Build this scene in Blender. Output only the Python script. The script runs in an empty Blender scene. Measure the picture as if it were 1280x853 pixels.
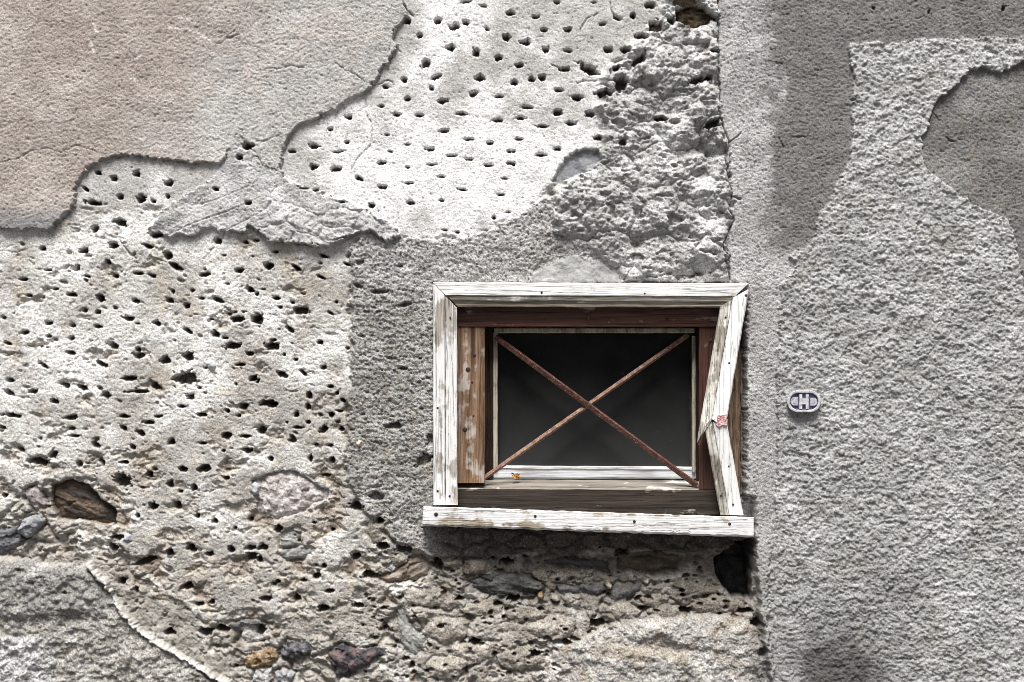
import bpy, bmesh, math, random
import numpy as np
from mathutils import Vector, Matrix
random.seed(7)
rng = np.random.RandomState(11)
R = math.radians
scene = bpy.context.scene
COL = scene.collection

# ------------------------------------------------------------------ camera, light, exposure
S = 0.0015            # metres per photograph pixel on the plane of the wall
ZC = 1.5              # camera height
DIST = 1600           # camera distance in the same pixels (2.4 m)
cam_d = bpy.data.cameras.new('camera'); cam = bpy.data.objects.new('camera', cam_d); COL.objects.link(cam)
cam.location = (0, -DIST*S, ZC); cam.rotation_euler = (R(90), 0, 0)
cam_d.sensor_width = 36; cam_d.lens = 36*DIST/1280.0; cam_d.clip_start = 0.05; cam_d.clip_end = 500
scene.camera = cam
scene.render.resolution_x, scene.render.resolution_y = 1024, 682

SUN_EL, SUN_AZ = 64.0, -9.0      # degrees; azimuth measured from straight in front of the wall, negative = left
w = bpy.data.worlds.new('World'); scene.world = w; w.use_nodes = True
wn = w.node_tree.nodes; bg = wn['Background']
sky = wn.new('ShaderNodeTexSky'); sky.sky_type = 'NISHITA'; sky.sun_disc = False
sky.sun_elevation = R(SUN_EL); sky.sun_rotation = R(180 + SUN_AZ); sky.dust_density = 6; sky.air_density = 1.0; sky.ozone_density = 0.6
w.node_tree.links.new(sky.outputs[0], bg.inputs[0]); bg.inputs[1].default_value = 0.05
sd = bpy.data.lights.new('sun', 'SUN'); sd.energy = 5.0; sd.angle = R(27); sd.color = (1, 0.985, 0.965)
sun = bpy.data.objects.new('sun', sd); COL.objects.link(sun)
to_sun = Vector((math.sin(R(SUN_AZ))*math.cos(R(SUN_EL)), -math.cos(R(SUN_AZ))*math.cos(R(SUN_EL)), math.sin(R(SUN_EL))))
sun.rotation_euler = (-to_sun).to_track_quat('-Z', 'Y').to_euler(); sun.location = (0, -3, 6)
vs = scene.view_settings; vs.view_transform = 'Standard'; vs.look = 'None'; vs.exposure = 0.45; vs.gamma = 1
scene.cycles.filter_width = 0.9

# ------------------------------------------------------------------ helpers
def P(px, py, d=0.0):
    """photograph pixel seen at d pixels in front of the wall plane -> world point"""
    k = 1 - d/DIST
    return Vector(((px-640)*S*k, -d*S, (426.5-py)*S*k + ZC))

def tag(o, label=None, cat=None, group=None, kind=None):
    if label: o['label'] = label
    if cat: o['category'] = cat
    if group: o['group'] = group
    if kind: o['kind'] = kind
    return o
def empty(name, loc):
    o = bpy.data.objects.new(name, None); COL.objects.link(o); o.location = loc; o.empty_display_size = 0.05; return o
def link(name, me, mat, parent=None, smooth=False):
    o = bpy.data.objects.new(name, me); COL.objects.link(o)
    for m in (mat if isinstance(mat, (list, tuple)) else [mat]): me.materials.append(m)
    if parent:
        o.parent = parent; o.matrix_parent_inverse = Matrix.Translation(-parent.location)
    if smooth: me.polygons.foreach_set('use_smooth', [True]*len(me.polygons))
    return o

# ---- numpy noise
_perm = rng.permutation(4096).astype(np.int32); _perm = np.concatenate([_perm, _perm])
_ang = rng.rand(4096)*2*np.pi
_gx = np.cos(_ang).astype(np.float32); _gy = np.sin(_ang).astype(np.float32)
def perlin(x, y, seed=0):
    x = np.asarray(x, np.float32) + np.float32(seed*17.31 + 501.7); y = np.asarray(y, np.float32) + np.float32(seed*9.73 + 703.2)
    xi = np.floor(x).astype(np.int32); yi = np.floor(y).astype(np.int32)
    xf = x-xi; yf = y-yi
    xi &= 4095; yi &= 4095; x1 = (xi+1) & 4095; y1 = (yi+1) & 4095
    u = xf*xf*xf*(xf*(xf*6-15)+10); v = yf*yf*yf*(yf*(yf*6-15)+10)
    pa = _perm[xi]; pb = _perm[x1]
    def g(h, a, b): return _gx[h]*a + _gy[h]*b
    n00 = g(_perm[pa+yi], xf, yf); n10 = g(_perm[pb+yi], xf-1, yf)
    n01 = g(_perm[pa+y1], xf, yf-1); n11 = g(_perm[pb+y1], xf-1, yf-1)
    a = n00+u*(n10-n00); b = n01+u*(n11-n01)
    return (a+v*(b-a))*1.45
def fbm(x, y, sc, octv=4, seed=0, gain=0.5, asp=1.0):
    r = 0; a = 1.0; t = 0
    for i in range(octv):
        r = r + a*perlin(x/(sc*asp), y/sc, seed+i*3); t += a; a *= gain; sc = sc/2.03
    return r/t*1.3
def billow(x, y, sc, octv=3, seed=0, asp=1.0):
    r = 0; a = 1.0; t = 0
    for i in range(octv):
        r = r + a*np.abs(perlin(x/(sc*asp), y/sc, seed+i*5)); t += a; a *= 0.5; sc /= 2.1
    return r/t
def worley(x, y, sc, seed=0):
    x = x/sc; y = y/sc; xi = np.floor(x).astype(np.int32); yi = np.floor(y).astype(np.int32)
    f1 = np.full(x.shape, 9, np.float32); f2 = f1.copy(); cid = np.zeros(x.shape, np.int32)
    for dx in (-1, 0, 1):
        for dy in (-1, 0, 1):
            h = _perm[(_perm[(xi+dx+seed*31) & 4095] + yi+dy) & 4095]
            cx = xi+dx+0.1+0.8*_perm[h]/4096.0; cy = yi+dy+0.1+0.8*_perm[(h+77) & 4095]/4096.0
            d = np.hypot(x-cx, y-cy).astype(np.float32)
            n = d < f1
            f2 = np.where(n, f1, np.minimum(f2, d)); cid = np.where(n, h, cid); f1 = np.where(n, d, f1)
    return f1, f2, cid
def sst(a, b, x):
    t = np.clip((x-a)/(b-a), 0, 1); return t*t*(3-2*t)
def lerp(a, b, t): return a+(b-a)*t

# ------------------------------------------------------------------ the wall as a relief, in photograph pixels
STEP, MID, MARG = 1.04, 4.0, 22.0
def axis(lo, hi, flo, fhi):
    return np.concatenate([np.arange(lo, flo-150, MARG), np.arange(flo-150, flo, MID), np.arange(flo, fhi, STEP), np.arange(fhi, fhi+150, MID), np.arange(fhi+150, hi+MARG, MARG)]).astype(np.float32)
xs = axis(-600, 1880, -12, 1292); ys = axis(-480, 1424, -10, 863)
X, Y = np.meshgrid(xs, ys); NY, NX = X.shape
H = np.zeros_like(X); C = np.zeros((NY, NX, 3), np.float32); LAB = np.zeros((NY, NX), np.int16)
WX = X + 2.6*fbm(X, Y, 12, 3, 1); WY = Y + 2.6*fbm(X, Y, 12, 3, 2)      # ragged outlines
WX += 1.5*fbm(X, Y, 4.5, 2, 3); WY += 1.5*fbm(X, Y, 4.5, 2, 4)
_w = np.random.RandomState(21).rand(NY+4, NX+4).astype(np.float32)-.5
_w = _w[1:-1]*.5+_w[:-2]*.25+_w[2:]*.25; _w = _w[:, 1:-1]*.5+_w[:, :-2]*.25+_w[:, 2:]*.25
GRC = (_w[1:-1, 1:-1]*3.6).astype(np.float32); GR1 = GRC*.45          # sand grains: colour, relief
_f, _g, _c = worley(X, Y, 6.0, 40); CHIP = ((_perm[_c & 4095] % 89)/44.0-1).astype(np.float32)   # angular chips along broken edges
_f, _g, _c = worley(X, Y, 13.0, 41); CHIP = .55*CHIP+.45*((_perm[_c & 4095] % 83)/41.0-1).astype(np.float32); del _f, _g, _c
GR2 = fbm(X, Y, 4.6, 2, 62); GR3 = fbm(X, Y, 16, 2, 63); MOT = fbm(X, Y, 70, 4, 64); MOT2 = fbm(X, Y, 26, 3, 65)
LABELS = []
def lab_id(name):
    LABELS.append(name); return len(LABELS)-1
def sl(x0, x1, y0, y1):
    i0, i1 = np.searchsorted(ys, [y0, y1]); j0, j1 = np.searchsorted(xs, [x0, x1])
    return (slice(max(i0, 0), i1), slice(max(j0, 0), j1))
def sdf(poly, x, y):
    d2 = np.full(x.shape, 1e9, np.float32); ins = np.zeros(x.shape, bool)
    n = len(poly)
    for i in range(n):
        ax, ay = poly[i]; bx, by = poly[(i+1) % n]; ex, ey = bx-ax, by-ay
        px = x-ax; py = y-ay
        t = np.clip((px*ex+py*ey)/max(ex*ex+ey*ey, 1e-6), 0, 1)
        d2 = np.minimum(d2, (px-ex*t)**2 + (py-ey*t)**2)
        if ay != by:
            ins ^= ((ay > y) != (by > y)) & (x < (bx-ax)*(y-ay)/(by-ay)+ax)
    d = np.sqrt(d2); return np.where(ins, d, -d)
def dline(line, x, y):
    d2 = np.full(x.shape, 1e9, np.float32)
    for (ax, ay), (bx, by) in zip(line[:-1], line[1:]):
        ex, ey = bx-ax, by-ay; px = x-ax; py = y-ay
        t = np.clip((px*ex+py*ey)/max(ex*ex+ey*ey, 1e-6), 0, 1)
        d2 = np.minimum(d2, (px-ex*t)**2 + (py-ey*t)**2)
    return np.sqrt(d2)
def col(*c): return np.array(c, np.float32)
def mixc(a, b, t): return a + (b-a)*t[..., None]
def layer(name, poly, blend, hf, cf, noise=0.0, nsc=20, chip=0.0):
    lid = lab_id(name)
    p = np.array(poly); m = blend+abs(noise)+8
    q = sl(p[:, 0].min()-m, p[:, 0].max()+m, p[:, 1].min()-m, p[:, 1].max()+m)
    x, y = X[q], Y[q]
    d = sdf(poly, WX[q], WY[q])
    d = d + chip*CHIP[q]
    if noise: d = d + noise*fbm(x, y, nsc, 3, lid+70)
    t = sst(-blend, blend, d); H[q] = lerp(H[q], hf(x, y, d, q), t)
    C[q] = mixc(C[q], cf(x, y, d, q), t); L = LAB[q]; L[d > 0] = lid
    return q, d
def tile(cx, cy, pts):
    oy = (0, 213, 426, 640)[cy]; return [(cx*320+a/4.0, oy+b/4.0) for a, b in pts]

B = 3000
# --- rubble and crumbled mortar: the base of everything
def h_rub(x, y, d, q):
    wx = x+7*fbm(x, y, 30, 2, 5); wy = y+6*fbm(x, y, 30, 2, 6)
    f1, f2, _ = worley(wx/1.35, wy, 27, 3); g1, g2, _ = worley(wx/1.3, wy, 10, 4)
    h = -9 + 5*fbm(x, y, 60, 3, 7) + 5.5*sst(0, .4, f2-f1) - 1 + 2.2*sst(0, .4, g2-g1) + 1.1*GR2[q] + .8*GR1[q] + 1.6*GR3[q]
    n = fbm(x, y, 24, 3, 8, asp=1.5); h -= 5*sst(.32, .42, n)
    n2 = fbm(x, y, 11, 2, 9, asp=1.5); h -= 3*sst(.46, .54, n2)
    fl = sst(.0, .14, fbm(x, y, 46, 3, 10)); h = lerp(h, -3.5+1.5*MOT2[q]+.7*GR3[q]+.5*GR2[q]+.4*GR1[q]-3*sst(.5, .6, n2), fl*.85)
    return h
def c_rub(x, y, d, q):
    c = np.broadcast_to(col(.40, .375, .335), x.shape+(3,))
    c = mixc(c, col(.66, .64, .60), sst(0.05, .5, fbm(x, y, 50, 4, 12)))
    c = mixc(c, col(.29, .265, .23), sst(0.1, .5, fbm(x, y, 36, 4, 13))*.7)
    c = mixc(c, col(.24, .19, .135), sst(.25, .5, fbm(x, y, 22, 3, 14))*.6)
    return mixc(c, col(.2, .19, .18), sst(.3, .75, GRC[q])*.5)
lab_id('rubble_masonry')
q = (slice(0, NY), slice(0, NX)); H[:] = h_rub(X, Y, None, q); C[:] = c_rub(X, Y, None, q)

# --- lower pitted plaster
def h_low(x, y, d, q):
    e = fbm(x, y, 34, 4, 21, asp=1.3) + .30*sst(430, 700, y)
    h = -1 + 2.2*MOT[q] + 1.1*MOT2[q] + .3*GR1[q] + .6*GR2[q]
    h = h - 1.8*sst(.34, .42, e) - 2.0*sst(.50, .56, e) - 2*sst(.66, .72, e)
    f1, f2, _ = worley(x/1.3+5*GR3[q], y+5*GR3[q], 13, 6)
    h = h + (1.8*sst(0, .35, f2-f1)-1.5)*sst(.1, .4, e)
    n = fbm(x, y, 8, 2, 22, asp=1.4); h = h - 2.0*sst(.62, .72, n + .25*e)
    return h
def c_low(x, y, d, q):
    e = fbm(x, y, 34, 4, 21, asp=1.3) + .30*sst(430, 700, y)
    c = np.broadcast_to(col(.44, .42, .385), x.shape+(3,))
    wsh = fbm(x, y, 75, 5, 24) - .5*sst(440, 640, y) + .22*sst(200, 60, x)
    c = mixc(c, col(.84, .825, .80), sst(-.6, .55, wsh))
    c = mixc(c, col(.42, .375, .315), sst(.15, .55, fbm(x, y, 60, 4, 25))*.75*sst(150, 330, x+.5*(y-300)))
    c = mixc(c, col(.47, .42, .345), sst(.34, .5, e)*.45)
    c = mixc(c, col(.27, .215, .16), sst(.6, .74, e)*.7)
    c = mixc(c, col(.60, .53, .40), sst(.35, .6, fbm(x, y, 30, 3, 26))*.45)
    return mixc(c, col(.22, .20, .18), sst(.42, .8, GRC[q])*.5)
low = [(-B, 150), (300, 150), (450, 300), (438, 320), (440, 420), (434, 520), (432, 590), (447, 632), (480, 668), (500, 688), (465, 690), (468, 720), (440, 745), (400, 770), (330, 775), (270, 780),
       (235, 760), (180, 720), (150, 690), (142, 660), (120, 600), (60, 600), (0, 640), (-B, 640)]
layer('pitted_plaster', low, 4, h_low, c_low, 10, 26)

# --- upper pitted, limewashed plaster
def h_up(x, y, d, q): return 0 + 1.6*MOT[q] + .7*MOT2[q] + .2*GR1[q] + .3*GR2[q] - 1.5*sst(.55, .75, perlin(x/3.6, y/2.4, 33))
def c_up(x, y, d, q):
    g = np.exp(-((x-590)/190)**2-((y-215)/85)**2) + .6*np.exp(-((x-560)/60)**2-((y-20)/60)**2)
    c = np.broadcast_to(col(.52, .505, .48), x.shape+(3,))
    c = mixc(c, col(.90, .89, .875), sst(-.30, .28, .95*g-.30+.75*fbm(x, y, 60, 5, 34)))
    c = mixc(c, col(.46, .40, .34), sst(.35, .0, d/40.0)*.4*sst(560, 380, x))
    c = mixc(c, col(.3, .29, .28), sst(.35, .75, GRC[q])*.55*(1-.5*np.clip(g, 0, 1)))
    return mixc(c, col(.2, .19, .18), sst(.5, .75, perlin(x/4.2, y/2.6, 33))*.45)
up = [(490, -B), (845, -B), (845, 0), (830, 22), (790, 60), (757, 85), (752, 110), (748, 145), (757, 165), (747, 187), (720, 192), (705, 206), (692, 228), (680, 248), (650, 272), (620, 286), (590, 296), (540, 301), (500, 298), (440, 300), (330, 270), (330, 120)]
layer('limewashed_plaster', up, 5, h_up, c_up, 5, 20)
ul = [(85, 190), (330, 150), (330, 262), (200, 262), (150, 262), (92, 262)]
layer('limewashed_plaster', ul, 7, h_up, c_up, 6, 20)
# --- grey render around the window
def h_ren(x, y, d, q):
    n = fbm(x, y, 8, 3, 41, .6); f1, f2, _ = worley(x, y, 5.2, 8)
    return 1.5 + 2.0*MOT2[q] + 1.6*n + 1.7*(.55-f1) + .7*GR1[q] - 1.3*sst(.5, .66, fbm(x, y, 15, 3, 42)) + 3.5*sst(560, 640, y)*fbm(x, y, 30, 3, 43)
def c_ren(x, y, d, q):
    c = np.broadcast_to(col(.355, .345, .32), x.shape+(3,))
    c = mixc(c, col(.48, .47, .455), sst(-.1, .5, fbm(x, y, 60, 4, 44)+.5*sst(400, 300, y)))
    c = mixc(c, col(.27, .25, .215), sst(.05, .45, fbm(x, y, 40, 4, 45))*.8*sst(330, 420, y))
    c = mixc(c, col(.36, .31, .235), sst(.25, .55, GR3[q])*.5*sst(330, 480, y))
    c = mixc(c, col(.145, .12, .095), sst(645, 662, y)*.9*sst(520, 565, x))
    c = mixc(c, col(.16, .155, .15), sst(.2, .6, GRC[q])*.6)
    return mixc(c, col(.66, .64, .60), sst(.35, .8, perlin(x/3.1, y/2.7, 46))*.45)
ren = [(438, 306), (470, 290), (500, 296), (540, 300), (590, 294), (620, 284), (650, 270), (680, 246), (720, 240), (780, 250), (905, 250), (945, 350), (945, 700), (900, 688), (860, 692), (770, 688), (740, 684), (715, 700), (690, 688), (640, 694),
       (600, 700), (562, 702), (535, 694), (515, 686), (498, 678), (478, 660), (455, 640), (434, 600), (436, 520), (441, 430)]
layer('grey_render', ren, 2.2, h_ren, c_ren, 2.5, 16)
# --- lumpy mortar at the upper middle
def h_lump(x, y, d, q):
    wx = x+9*fbm(x, y, 34, 2, 50); wy = y+9*fbm(x, y, 34, 2, 51)
    f1, f2, _ = worley(wx/1.1, wy, 38, 9); g1, g2, _ = worley(wx, wy, 15, 10); k1, k2, _ = worley(x, y, 5.5, 12)
    h = -8 + 19*np.sqrt(np.clip(1-f1*f1*1.15, 0, 1)) + 9*fbm(x, y, 55, 2, 49) + 4.5*(.6-g1) + 1.2*(.5-k1) - 1.5*sst(.1, 0, f2-f1) + 2.2*fbm(x, y, 9, 3, 56, .65) + 1.2*GR2[q] + .7*GR1[q]
    return h - 6*sst(.36, .46, fbm(x, y, 26, 3, 52, asp=1.5)) - 3*sst(.42, .5, fbm(x, y, 10, 2, 53, asp=1.8)) + 3
def c_lump(x, y, d, q):
    c = np.broadcast_to(col(.46, .455, .44), x.shape+(3,))
    c = mixc(c, col(.66, .655, .64), sst(-.1, .4, fbm(x, y, 44, 4, 54)+.25*sst(120, 30, y)))
    c = mixc(c, col(.36, .31, .25), sst(.25, .55, fbm(x, y, 24, 3, 55))*.6*sst(160, 60, y))
    return mixc(c, col(.22, .215, .21), sst(.3, .7, GRC[q])*.55)
lump = [(845, -B), (898, -B), (898, 100), (903, 150), (908, 190), (914, 235), (917, 262), (909, 300), (910, 330), (910, 352), (775, 352), (765, 330), (735, 312), (700, 290), (690, 262), (698, 232), (722, 205), (750, 190), (756, 166), (750, 145), (752, 105), (762, 85), (790, 60), (830, 22)]
layer('lumpy_mortar', lump, 7, h_lump, c_lump, 7, 22)
# --- smooth strip between window and roughcast, and the bare patches beside the roughcast
def h_strip(x, y, d, q): return 3.5 + 1.4*MOT[q] + .8*MOT2[q] + .75*GR1[q] + .4*GR2[q] + 7*sst(640, 700, y)
def c_strip(x, y, d, q):
    c = np.broadcast_to(col(.41, .405, .395), x.shape+(3,))
    c = mixc(c, col(.54, .535, .525), sst(-.25, .35, fbm(x, y, 60, 4, 57))*sst(700, 560, y))
    c = mixc(c, col(.36, .345, .32), sst(560, 760, y)*.6)
    dark = sst(950, 978, x+24*MOT2[q]+9*GR3[q])*sst(330, 300, y) + sst(60, 25, y)*sst(930, 1000, x)
    c = mixc(c, col(.21, .203, .192), np.clip(dark, 0, 1))
    c = mixc(c, col(.33, .32, .305), sst(.15, .6, MOT2[q])*.3)
    return mixc(c, col(.17, .165, .16), sst(.4, .8, GRC[q])*.55)
strip = [(898, -B), (B, -B), (B, B), (964, B), (962, 853), (954, 800), (948, 745), (944, 700), (943, 660), (937, 640), (934, 560), (934, 450), (937, 352), (912, 352), (910, 300), (918, 262), (915, 235), (908, 190), (903, 150), (898, 100)]
layer('smooth_render', strip, 1.6, h_strip, c_strip, 1.5, 16)
patch = [(B, 78), (1280, 78), (1268, 82), (1255, 90), (1245, 92), (1225, 86), (1210, 87), (1195, 105), (1175, 122), (1165, 133), (1160, 155), (1151, 172), (1153, 198), (1158, 213), (1180, 230), (1195, 245), (1215, 255), (1240, 268), (1258, 275), (1265, 290), (1268, 310), (1276, 345), (1300, 420), (B, 420)]
def h_bare(x, y, d, q): return 2.0 + 1.0*MOT2[q] + .7*GR1[q] + .4*GR2[q] + 1.3*fbm(x, y, 40, 2, 71, asp=2)
def c_bare(x, y, d, q):
    c = np.broadcast_to(col(.20, .194, .183), x.shape+(3,))
    c = mixc(c, col(.275, .269, .258), sst(-.1, .5, MOT[q]))
    c = mixc(c, col(.27, .24, .195), sst(.1, .6, MOT2[q])*.5)
    return mixc(c, col(.14, .135, .13), sst(.4, .8, GRC[q])*.55)
# --- roughcast
def h_cast(x, y, d, q):
    wx = x+2.5*GR3[q]; wy = y+2.5*GR3[q]
    f1, f2, a = worley(wx/1.15+.2*wy, wy, 5.6, 14); g1, g2, b = worley(wx/1.1, wy, 3.0, 15)
    k = sst(.2, .8, fbm(x, y, 120, 2, 59)+.5)
    ra = (_perm[a & 4095] % 101)/100.0; rb = (_perm[b & 4095] % 101)/100.0
    h = 6.2 + (1.45+.7*k)*ra*np.clip(1-1.2*f1*f1, 0, 1) + 1.45*rb*np.clip(1-1.3*g1*g1, 0, 1) + 1.0*fbm(x, y, 13, 2, 48) + 1.1*GR1[q] + 1.5*MOT2[q] + 1.2*MOT[q] - 1.8*sst(.5, .65, fbm(x, y, 12, 2, 60, asp=1.4))
    return h*(1-.35*sst(680, 860, y)*sst(1180, 980, x))
def c_cast(x, y, d, q):
    c = np.broadcast_to(col(.385, .385, .372), x.shape+(3,))
    c = mixc(c, col(.49, .49, .48), sst(-.2, .5, MOT[q]+.5*sst(420, 150, y)))
    c = mixc(c, col(.36, .345, .315), sst(.1, .6, fbm(x, y, 50, 3, 66))*.7)
    st = np.exp(-((x-1035-.35*(y-800))/62)**2-((y-842)/60)**2) + .4*np.exp(-((x-1105)/45)**2-((y-730)/45)**2)
    c = mixc(c, col(.085, .08, .073), np.clip(st*(1.3+.7*fbm(x, y, 22, 3, 67)), 0, 1)*.9)
    c = mixc(c, col(.30, .29, .275), sst(1200, 1300, x)*sst(560, 300, y)*.5*sst(-.2, .5, MOT2[q]))
    return mixc(c, col(.12, .12, .115), sst(.35, .7, GRC[q])*.6)
cast = [(1060, 55), (1100, 54), (1108, 58), (1135, 52), (1190, 50), (1290, 48), (B, 48), (B, B), (972, B), (966, 853), (961, 800), (957, 760), (960, 700), (966, 650), (970, 600), (971, 450), (973, 400), (975, 357), (990, 342), (996, 332), (984, 322), (990, 317), (1007, 310),
        (1018, 292), (1020, 272), (1030, 260), (1042, 240), (1055, 215), (1060, 200), (1064, 170), (1065, 120), (1067, 90), (1062, 80)]
layer('roughcast', cast, .9, h_cast, c_cast, 1.5, 12, 2.2)
layer('bare_patch', patch, .8, h_bare, c_bare, 2, 14, 2.2)
# --- cement patch and the pink upper coat
CEM_LOW = [(205, 264), (187, 287), (195, 296), (215, 295), (235, 296), (262, 287), (305, 290), (311, 280), (335, 300), (370, 306), (405, 308), (437, 298), (464, 290)]
def h_cem(x, y, d, q):
    wx = x+8*fbm(x, y, 30, 2, 75); wy = y+8*fbm(x, y, 30, 2, 76); r = sst(310, 345, x)
    f1, f2, _ = worley(wx/1.2, wy, 26, 16); g1, g2, _ = worley(wx/1.2, wy, 10, 17)
    lump = 6*np.sqrt(np.clip(1-f1*f1*1.1, 0, 1)) + 4*(.6-g1) - 2*sst(.12, 0, f2-f1)
    smooth = 5*fbm(x-.9*y, y+.5*x, 34, 2, 77, asp=2) - 2.2*sst(.06, 0, np.abs(perlin((x+1.6*y)/60, (y+.45*x)/22, 78)))
    h = 5 + lerp(.8*smooth, .8*lump-1.5, r) + .7*GR2[q] + .55*GR1[q]
    far = sst(12, 70, dline(CEM_LOW, x, y)+14*MOT2[q]); h = lerp(h, .35*h+1.2, far)
    return lerp(h, 5+GR2[q]+.7*GR1[q], sst(225, 200, y)*sst(280, 300, x)) * lerp(1.05, 1, sst(0, 9, d))
def c_cem(x, y, d, q):
    c = np.broadcast_to(col(.50, .495, .48), x.shape+(3,))
    c = mixc(c, col(.66, .66, .65), sst(-.1, .45, fbm(x, y, 34, 4, 79)))
    c = mixc(c, col(.38, .38, .385), sst(.1, .5, fbm(x, y, 28, 3, 80))*.6)
    c = mixc(c, C[q], sst(30, 75, dline(CEM_LOW, x, y)+20*MOT2[q])*.75*sst(330, 390, x))
    return mixc(c, col(.22, .215, .21), sst(.4, .8, GRC[q])*.5)
cem = [(280, 130), (352, 120), (352, 213), (365, 228), (395, 240), (430, 250), (455, 262), (485, 278), (503, 296), (482, 302), (464, 290), (450, 290), (437, 298), (420, 304), (405, 308), (385, 305), (360, 303), (335, 300), (320, 288), (311, 280), (306, 290), (285, 289), (262, 287), (250, 292), (235, 296), (215, 295), (195, 296), (187, 287), (205, 264), (225, 249), (245, 237), (262, 226), (280, 205), (292, 178)]
def crevice(poly, dep, wd):
    p = np.array(poly); p = p[(np.abs(p) < 2000).all(1)]
    q = sl(-20 if p[:, 0].min() < 5 else p[:, 0].min()-20, p[:, 0].max()+20, p[:, 1].min()-20, p[:, 1].max()+20); d = sdf(poly, WX[q], WY[q])
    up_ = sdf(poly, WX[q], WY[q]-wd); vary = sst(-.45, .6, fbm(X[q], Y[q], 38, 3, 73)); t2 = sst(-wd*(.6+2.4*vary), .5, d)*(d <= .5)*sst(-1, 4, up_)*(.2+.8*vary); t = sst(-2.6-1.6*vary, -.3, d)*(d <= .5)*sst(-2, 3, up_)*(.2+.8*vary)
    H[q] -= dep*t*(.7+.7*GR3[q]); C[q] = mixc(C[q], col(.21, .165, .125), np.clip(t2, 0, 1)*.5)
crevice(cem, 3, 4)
layer('cement_patch', cem, .7, h_cem, c_cem, 1.5, 12, 3.0)
def h_pink(x, y, d, q):
    return 5.5 + 1.2*MOT[q] + .8*MOT2[q] + .5*GR1[q] + .3*GR2[q] + .35*perlin((x-.5*y)/7, (y+.5*x)/3.0, 81) + 1.5*sst(60, 0, 286-y)*sst(110, 60, x)
def c_pink(x, y, d, q):
    c = np.broadcast_to(col(.40, .352, .32), x.shape+(3,))
    g = sst(190, 370, x + .55*(y-60) + 60*fbm(x, y, 70, 4, 82))
    c = mixc(c, col(.50, .49, .475), g*.9)
    c = mixc(c, col(.55, .50, .465), sst(-.1, .5, MOT[q])*.6)
    c = mixc(c, col(.36, .31, .28), sst(.0, .5, fbm(x, y, 90, 4, 83))*.6*(1-g))
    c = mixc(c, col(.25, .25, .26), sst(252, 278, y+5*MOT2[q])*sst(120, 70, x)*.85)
    c = mixc(c, col(.58, .57, .55), sst(245, 205, x*0+np.hypot(x-285, (y-165)*.8)*5)*.5)
    return mixc(c, col(.23, .21, .195), sst(.4, .85, GRC[q])*.5)
pink = [(-B, -B), (500, -B), (502, 0), (508, 12), (513, 20), (505, 27), (495, 36), (491, 48), (497, 60), (488, 72), (478, 83), (474, 97), (466, 107), (458, 118), (440, 123), (420, 137), (395, 150), (372, 158), (366, 165), (360, 178), (355, 188), (351, 200), (348, 214),
        (330, 205), (312, 182), (298, 168), (290, 181), (281, 195), (272, 205), (250, 203), (230, 203), (200, 199), (180, 198), (162, 192), (148, 196), (130, 199), (115, 207), (108, 213), (100, 228), (93, 240), (96, 248), (93, 258), (82, 270), (66, 285), (30, 287), (0, 285), (-B, 290)]
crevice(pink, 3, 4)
layer('pink_plaster', pink, .6, h_pink, c_pink, 1.2, 9, 2.6)

# --- small revealed surfaces
def spot(name, poly, h0, amp, c0, c1, blend=1.4, sc=9, extra=None):
    hf = lambda x, y, d, q: h0 + amp*fbm(x, y, sc, 3, 90) + .5*GR1[q]
    cf = lambda x, y, d, q: mixc(np.broadcast_to(col(*c0), x.shape+(3,)), col(*c1), sst(-.3, .4, fbm(x, y, sc*1.5, 3, 91)))
    return layer(name, poly, blend, hf, cf, 1.5, 9)
spot('old_render', [(690, 226), (698, 212), (712, 194), (720, 188), (747, 188), (752, 200), (735, 216), (715, 222), (700, 230)], -6, 1.2, (.22, .23, .25), (.36, .37, .39))
spot('smooth_patch', [(664, 343), (690, 329), (715, 320), (745, 326), (768, 338), (774, 353), (668, 353)], 3.4, 1.6, (.38, .38, .37), (.46, .46, .45), 3.0, 14)

# --- stones: each one its own piece of the relief
STONES = []
def stone(poly, h0, amp, c0, c1, sc=14, strata=None, name='stone', k=5.0, groove=4.0, fine=1.0):
    lid = lab_id(name); STONES.append(lid)
    p = np.array(poly); q = sl(p[:, 0].min()-12, p[:, 0].max()+12, p[:, 1].min()-12, p[:, 1].max()+12)
    x, y = X[q], Y[q]; d = sdf(poly, .5*(X[q]+WX[q]), .5*(Y[q]+WY[q])) + (0 if name == 'pebble' else 1.3)*CHIP[q]
    H[q] -= groove*sst(-5, 0, d)*(d <= 0)*(.6+.6*sst(-.3, .3, GR3[q]))
    a, b = (x, y)
    if strata is not None:
        th = R(strata); a = (x*math.cos(th)+y*math.sin(th))/3.2; b = -x*math.sin(th)+y*math.cos(th)
    f1, f2, cid = worley(a+2*GR3[q], b+2*GR3[q], sc, lid)
    tilt = ((_perm[cid & 4095] % 97)/97.0-.5)
    hh = h0 + amp*(1-np.exp(-np.maximum(d, 0)/k)) + amp*.55*tilt + amp*.30*fbm(a, b, sc*.7, 3, lid) + fine*(.5*GR1[q]+.5*GR2[q])
    t = sst(-.8, .8, d); H[q] = lerp(H[q], hh, t)
    c = mixc(np.broadcast_to(col(*c0), x.shape+(3,)), col(*c1), sst(-.35, .4, fbm(a, b, sc*.8, 4, lid+5)))
    C[q] = mixc(C[q], c, t); L = LAB[q]; L[d > 0] = lid
SLATE = ((.07, .07, .075), (.16, .16, .17))
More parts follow.
